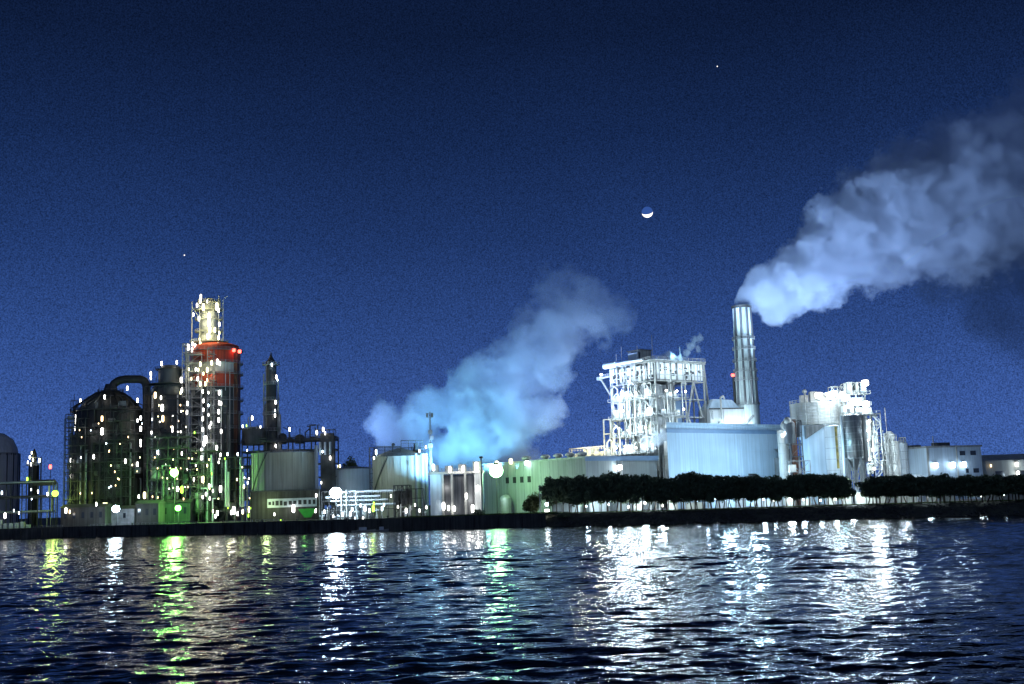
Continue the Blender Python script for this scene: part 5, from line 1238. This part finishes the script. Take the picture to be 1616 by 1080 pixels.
# ---- yard behind the trees: low lit walls and lamps
PW = 4.2
rng = random.Random(5)
for k, (pa, pb, Y, m_, lab) in enumerate(((872, 990, 456, 'grey_wall', 'low pale yard wall lit behind the trunks of the left trees'), (1000, 1110, 442, 'band_white', 'low white yard wall lit behind the trunks under the boiler house'), (1118, 1235, 437, 'pale_tank', 'low bluish yard wall behind the trunks under the large plain hall'), (1240, 1345, 432, 'band_white', 'low white yard wall behind the trunks under the silos'), (1352, 1480, 426, 'band_white', 'low white yard wall behind the trunks at the gap in the trees'), (1486, 1660, 412, 'grey_wall', 'low pale yard wall behind the trunks at the right edge'))):
    t = T('yard_wall', lab, 'wall', base((pa + pb) / 2, Y, 800)); xa, xb = t.L(pa, 800, Y).x, t.L(pb, 800, Y).x
    mb = MB(); n = 8
    for i in range(n):
        if rng.random() < .3: continue
        a, b = xa + (xb - xa) * i / n + .05, xa + (xb - xa) * (i + 1) / n - .05; mb.box(a, b, 0, .3, 0, rng.uniform(2.2, 4.6))
    t.part('wall', mb, m_)
    mb = MB()
    for i in range(n + 1): x = xa + (xb - xa) * i / n; mb.box(x - .22, x + .22, -.12, .42, 0, 3.0)
    t.part('pier', mb, 'concrete')
YL = [(890, 'cool', 250), (925, 'cool', 500), (960, 'cool', 700), (992, 'white', 1300), (1018, 'white', 1400), (1045, 'white', 1300), (1068, 'white', 1700), (1100, 'cool', 700), (1130, 'cool', 700), (1165, 'cool', 600), (1205, 'cool', 600), (1222, 'white', 900), (1248, 'white', 1500), (1268, 'cool', 800), (1295, 'cool', 800), (1318, 'white', 1200), (1345, 'white', 1500), (1368, 'white', 2200), (1390, 'white', 2000), (1412, 'white', 1800), (1440, 'white', 1400), (1466, 'cool', 1000), (1490, 'cool', 600), (1525, 'cool', 400), (1550, 'white', 500), (1585, 'cool', 350), (1610, 'cool', 400)]
for i, (px, kind, P) in enumerate(YL):
    Yp = shore_y((px - CX) / F * 430) + 22.5
    q = base(px, Yp, 797)
    t = T('yard_lamp', 'short %s yard lamp shining between the tree trunks' % ('white' if kind == 'white' else 'bluish'), 'lamp', q, 0, 'yard lamps behind the trees')
    hh = rng.uniform(1.0, 3.4); t.part('pole', MB().tube((0, 0, 0), (0, 0, hh), .1, 6), 'dark_steel'); k_ = 1.0 if kind == 'white' else .6
    lamp(t, (0, -.2, hh + .4 * k_), kind, rng.uniform(.5, 1.1) * k_, rng.uniform(.5, 1.2) * k_, P * rng.choice([.3, .7, 1, 1.6, 2.6]), (0, -.3, .6))

# ---- trees
PW = 1.0
def px_tree(px, dY, pyt, proto):
    Yt = shore_y((px - CX) / F * 415) + dY
    b = base(px, Yt, 790); hgt = W(px, pyt, Yt).z - G
    return b, hgt
rng = random.Random(77)
def crown_top(px):
    pts = [(848, 768), (856, 756), (880, 751), (905, 752), (925, 749), (945, 752), (968, 745), (985, 750), (1010, 748), (1030, 752), (1060, 755), (1085, 746), (1105, 746), (1130, 751), (1160, 750), (1185, 751), (1207, 748), (1235, 754), (1260, 748), (1300, 748), (1330, 750), (1350, 758), (1362, 762), (1385, 753), (1405, 751), (1440, 750), (1500, 752), (1560, 751), (1620, 750), (1680, 750)]
    for a, b in zip(pts, pts[1:]):
        if a[0] <= px <= b[0]: return a[1] + (b[1] - a[1]) * (px - a[0]) / (b[0] - a[0])
    return 751
def tree_proto(i):
    me = []
    t = T('pine_tree', 'proto', 'tree', (0, 0, 0)); tree_parts(t, 10.0, 7.6, 100 + i, n=2800, trunk=.2, lean=.12 * (i - 2), size=.62)
    return t
protos = [tree_proto(i) for i in range(6)]
used = [False] * 6
def plant(b, hgt, wid, i, rz, label, group):
    src = protos[i].o
    if not used[i]: o = src; used[i] = True; kids = list(src.children)
    else:
        o = src.copy(); C.objects.link(o); kids = []
        for ch in list(src.children): c = ch.copy(); C.objects.link(c); c.parent = o
    o.location = b; o.rotation_euler = (0, 0, rz); o.scale = (wid / 7.6, wid / 7.6, hgt / 10.0)
    o['label'] = label; o['category'] = 'tree'; o['group'] = group
    return o
GRP = 'dark pines along the shore'
px = 864.0; k = 0
while px < 1672:
    gap = 1346 < px < 1364
    if not gap:
        for row in (0, 1):
            q = px + rng.uniform(-4, 4) + row * 7
            if 1344 < q < 1366: continue
            pyt = crown_top(q) + rng.uniform(-1.0, 2.5) + row * .6 - (4 if rng.random() < .07 else 0)
            b, hgt = px_tree(q, 13 + row * 6 + rng.uniform(-1.5, 1.5), pyt, 0)
            if k == 0: lab = 'leftmost full-height dark pine, ending the shoreline row'
            elif q < 1346: lab = 'dark pine in the dense shoreline row left of the gap'
            else: lab = 'dark pine in the dense shoreline row right of the gap'
            plant(b, hgt, rng.uniform(7.6, 10.6), rng.randrange(6), rng.uniform(0, 6.28), lab, GRP); k += 1
    px += rng.uniform(11, 17)
t = T('olive_bush', 'rounded olive-green bush left of the pine row', 'bush', base(834, 450, 800)); tree_parts(t, t.H(784, 834), 7.0, 41, ('foliage_olive', 'bark'), 2400, .08, 0, .5)
t = T('olive_bush', 'taller olive bush leaning on the first pine, behind the rounded one', 'bush', base(846, 456, 800)); tree_parts(t, t.H(772, 846), 6.5, 42, ('foliage_olive', 'bark'), 2200, .1, 0, .5)
for px, lab in ((888, 'low dark shrub on the bank below the first pines'), (757, 'low shrub on the quay grass before the loading hall')):
    yy = shore_y((px - CX) / F * 442) + (5 if px > 800 else 4); t = T('low_shrub', lab, 'bush', base(px, yy, 815)); t.loc.z = 2.6 if px > 800 else G; t.o.location = t.loc; tree_parts(t, 3.0 if px < 800 else 2.8, 7, px, ('foliage', 'bark'), 900, .05, 0, .4)
t = T('signal_lamp', 'low double lamp at the left foot of the pine row', 'lamp', base(863, 447, 800)); t.part('pole', MB().tube((0, .3, 0), (0, .3, 4.2), .12), 'dark_steel'); lamp(t, (0, 0, 3.6), 'cool', 1.2, 1.2, 200, (0, -2, 0)); lamp(t, (0, -.2, 1.3), 'white', 1.8, .9)

# ================================================================ SKY OBJECTS
p = W(1021.5, 335, 30000); rm = 8.6 / F * 30000 * 1.03
mb = MB().ball((0, 0, 0), rm, 48, 32)
o = mb.build('moon', 'white_steel', None, True, p); o['label'] = 'thin crescent moon with its dark side faintly blue'; o['category'] = 'moon'
m = bpy.data.materials.new('moon_surface'); m.use_nodes = True; n_ = m.node_tree; n_.nodes.clear()
oo = n_.nodes.new('ShaderNodeOutputMaterial'); e = n_.nodes.new('ShaderNodeEmission'); gq = n_.nodes.new('ShaderNodeNewGeometry'); dp = n_.nodes.new('ShaderNodeVectorMath'); dp.operation = 'DOT_PRODUCT'
sd = (_rt * .18 - _up * .80 + _fw * .42).normalized(); dp.inputs[1].default_value = sd
rr = n_.nodes.new('ShaderNodeValToRGB'); rr.color_ramp.elements[0].position = .0; rr.color_ramp.elements[0].color = (.032, .088, .33, 1); rr.color_ramp.elements[1].position = .12; rr.color_ramp.elements[1].color = (2.2, 2.1, 1.9, 1)
n_.links.new(gq.outputs['Normal'], dp.inputs[0]); n_.links.new(dp.outputs['Value'], rr.inputs[0]); n_.links.new(rr.outputs[0], e.inputs[0]); n_.links.new(e.outputs[0], oo.inputs[0]); m.cycles.emission_sampling = 'NONE'
o.data.materials[0] = m
glow('star_light', (1, .95, .9), 1.6, False)
for (px, py, r_, lab) in ((291, 403, 1.1, 'faint star above the banded tower at left'), (1132, 105, 1.0, 'faint star high above the crescent moon')):
    o = MB().ball((0, 0, 0), r_ / F * 30000, 10, 6).build('star', 'star_light', None, True, W(px, py, 30000)); o['label'] = lab; o['category'] = 'star'

# ---- steam: volumes shaped by overlapping puffs
def steam(name, label, puffs, dens, gain, wob, nscale, seed, albedo=(.70, .81, .95), aniso=0.25, fade=None, step=.12, detail=5.0, kind='stuff', power=1.0):
    """puffs: (px, py, distance, radius in photo pixels, strength)"""
    c = [(W(a, b, d), r * d / F, s) for (a, b, d, r, s) in puffs]
    o0 = c[0][0]
    bm = bmesh.new()
    for (p, r, s) in c:
        mt = Matrix.Translation(p - o0) @ Matrix.Scale(r * 1.12, 4)
        bmesh.ops.create_icosphere(bm, subdivisions=3, radius=1.0, matrix=mt)
    me = bpy.data.meshes.new(name); bm.to_mesh(me); bm.free()
    o = bpy.data.objects.new(name, me); C.objects.link(o); o.location = o0
    md = o.modifiers.new('union', 'REMESH'); md.mode = 'VOXEL'; md.voxel_size = max(.5, min(r for (_, r, _) in c) * .22)
    o['label'] = label; o['category'] = 'steam'; o['kind'] = kind
    m = bpy.data.materials.new(name + '_volume'); m.use_nodes = True; t = m.node_tree; t.nodes.clear()
    out = t.nodes.new('ShaderNodeOutputMaterial'); pv = t.nodes.new('ShaderNodeVolumePrincipled')
    pv.inputs['Color'].default_value = (*albedo, 1); pv.inputs['Anisotropy'].default_value = aniso
    tc = t.nodes.new('ShaderNodeTexCoord')
    nz = t.nodes.new('ShaderNodeTexNoise'); nz.inputs['Scale'].default_value = nscale; nz.inputs['Detail'].default_value = detail; nz.inputs['Roughness'].default_value = .66
    mp = t.nodes.new('ShaderNodeMapping'); mp.inputs['Location'].default_value = (seed * 13.7, seed * 5.1, 0)
    t.links.new(tc.outputs['Object'], mp.inputs[0]); t.links.new(mp.outputs[0], nz.inputs['Vector'])
    cur = None
    for (p, r, s) in c:
        dn = t.nodes.new('ShaderNodeVectorMath'); dn.operation = 'DISTANCE'; t.links.new(tc.outputs['Object'], dn.inputs[0]); dn.inputs[1].default_value = p - o0
        ma = t.nodes.new('ShaderNodeMath'); ma.operation = 'MULTIPLY_ADD'; t.links.new(dn.outputs['Value'], ma.inputs[0]); ma.inputs[1].default_value = -s / r; ma.inputs[2].default_value = s
        if cur is None: cur = ma.outputs[0]
        else:
            mx = t.nodes.new('ShaderNodeMath'); mx.operation = 'SMOOTH_MAX'; mx.inputs[2].default_value = .12; t.links.new(cur, mx.inputs[0]); t.links.new(ma.outputs[0], mx.inputs[1]); cur = mx.outputs[0]
    sb = t.nodes.new('ShaderNodeMath'); sb.operation = 'SUBTRACT'; t.links.new(nz.outputs[0], sb.inputs[0]); sb.inputs[1].default_value = .52
    wm = t.nodes.new('ShaderNodeMath'); wm.operation = 'MULTIPLY_ADD'; t.links.new(sb.outputs[0], wm.inputs[0]); wm.inputs[1].default_value = wob; t.links.new(cur, wm.inputs[2])
    mr = t.nodes.new('ShaderNodeMapRange'); mr.interpolation_type = 'SMOOTHSTEP'; mr.inputs[1].default_value = .06; mr.inputs[2].default_value = .06 + 1.0 / gain; mr.inputs[3].default_value = 0; mr.inputs[4].default_value = dens
    t.links.new(wm.outputs[0], mr.inputs[0]); d_ = mr.outputs[0]
    if fade:
        sx = t.nodes.new('ShaderNodeSeparateXYZ'); t.links.new(tc.outputs['Object'], sx.inputs[0])
        f = t.nodes.new('ShaderNodeMapRange'); f.inputs[1].default_value = fade[1]; f.inputs[2].default_value = fade[2]; f.inputs[3].default_value = 1.0; f.inputs[4].default_value = fade[3]
        t.links.new(sx.outputs[fade[0]], f.inputs[0]); mu = t.nodes.new('ShaderNodeMath'); mu.operation = 'MULTIPLY'; t.links.new(d_, mu.inputs[0]); t.links.new(f.outputs[0], mu.inputs[1]); d_ = mu.outputs[0]
    t.links.new(d_, pv.inputs['Density']); t.links.new(pv.outputs[0], out.inputs['Volume'])
    m.cycles.volume_step_rate = step
    me.materials.append(m)
    return o
D = 530
steam('stack_plume', 'long bright steam plume blown right from the ribbed stack',
      [(1171, 476, D, 17, 1), (1186, 468, D, 28, 1), (1196, 440, D, 30, .9), (1210, 462, D, 40, 1), (1226, 474, D + 2, 42, 1), (1248, 448, D + 3, 56, 1), (1258, 415, D + 5, 46, .9), (1295, 425, D + 6, 70, 1), (1345, 385, D + 10, 92, 1), (1350, 340, D + 10, 60, .9), (1395, 355, D + 14, 108, 1), (1450, 330, D + 18, 120, 1), (1440, 295, D + 18, 84, .9), (1510, 320, D + 24, 140, .95), (1540, 270, D + 26, 100, .95), (1590, 290, D + 30, 145, .95), (1670, 280, D + 36, 160, .95), (1615, 182, D + 30, 52, .85), (1700, 200, D + 40, 130, .9)],
      .105, 10.0, 1.6, .07, 1, fade=('X', 10, 125, .34), step=.04, detail=8)
steam('drifting_smoke', 'thin smoke in painted shade hanging below the long plume at the right edge',
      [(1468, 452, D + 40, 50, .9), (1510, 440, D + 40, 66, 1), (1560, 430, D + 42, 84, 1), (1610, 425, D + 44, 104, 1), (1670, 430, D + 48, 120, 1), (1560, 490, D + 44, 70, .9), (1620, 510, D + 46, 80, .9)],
      .026, 2.0, 1.5, .035, 2, albedo=(.14, .2, .28), step=.22, detail=4)  # shade on this smoke is put into its dark albedo
D = 545
steam('low_steam_cloud', 'billowing steam cloud glowing cyan above the loading hall',
      [(760, 730, D, 66, 1), (810, 735, D, 58, 1), (700, 715, D, 58, 1), (655, 680, D, 58, 1), (612, 668, D, 44, 1), (640, 720, D, 46, 1), (690, 650, D, 56, 1), (745, 650, D, 74, 1), (800, 660, D, 68, 1), (845, 660, D, 50, .9), (765, 610, D, 62, 1), (815, 590, D, 66, 1), (855, 560, D, 68, 1), (880, 520, D, 70, .95), (905, 490, D, 70, .9), (935, 495, D, 66, .8), (890, 452, D, 50, .75), (965, 488, D, 40, .6)],
      .060, 6.0, 2.6, .06, 3, fade=('Z', 0, 85, .17), step=.045, detail=8)
steam('steam_wisp', 'small white wisp of steam curling up from the boiler house roof', [(1078, 566, 520, 6, 1), (1083, 557, 520, 8, 1), (1090, 547, 520, 9, 1), (1097, 538, 520, 9, 1), (1103, 533, 520, 8, .9), (1101, 552, 520, 8, .6)], .22, 3.0, 2.4, .45, 4, step=.2, detail=5)
steam('steam_wisp', 'low roll of steam along the boiler house roof edge', [(1044, 566, 515, 9, 1), (1053, 562, 515, 11, 1), (1064, 566, 515, 9, 1), (1073, 565, 515, 7, 1)], .25, 3.0, 2.4, .45, 5, step=.2, detail=5)
steam('steam_wisp', 'bright burst of steam low in front of the boiler house', [(1022, 696, 497, 12, 1), (1036, 693, 497, 15, 1), (1048, 688, 497, 13, 1), (1058, 687, 497, 9, 1), (1066, 684, 497, 6, .8)], .22, 3.0, 2.2, .4, 6, step=.2, detail=5)
# floodlights of the plant that reach up into the steam
def sp(a, b, P, c, ang): spot(a, b, P, c, ang)
sp(W(1205, 640, 500), W(1235, 465, 530), 330000, (.50, .68, 1.0), 45)
sp(W(1222, 668, 490), W(1212, 470, 532), 290000, (.52, .72, 1.0), 36)
sp(W(1310, 625, 480), W(1310, 430, 532), 500000, (.44, .62, 1.0), 80)
sp(W(1365, 600, 470), W(1470, 370, 545), 640000, (.42, .58, 1.0), 80)
sp(W(1520, 705, 480), W(1560, 330, 555), 620000, (.42, .58, 1.0), 70)
for px, P in ((700, 200000), (760, 300000), (820, 160000)): sp(W(px, 742, 512), W(px + 15, 600, 545), P * 1.05, (.24, .68, .98), 110)
sp(W(712, 742, 498), W(625, 665, 547), 260000, (.22, .52, 1.0), 80)
sp(W(900, 715, 480), W(880, 520, 545), 800000, (.30, .44, 1.0), 70)
sp(W(480, 686, 540), W(645, 668, 548), 330000, (.30, .52, 1.0), 40)
sp(W(1085, 560, 492), W(1300, 350, 530), 560000, (.44, .64, 1.0), 60)
sp(W(1180, 660, 480), W(1420, 290, 535), 680000, (.42, .60, 1.0), 55)
sp(BOILER_TOP + Vector((4, -8, 0)), W(1095, 545, 520), 30000, 'cyan', 70); light(W(1045, 700, 489), 2500, 'white')
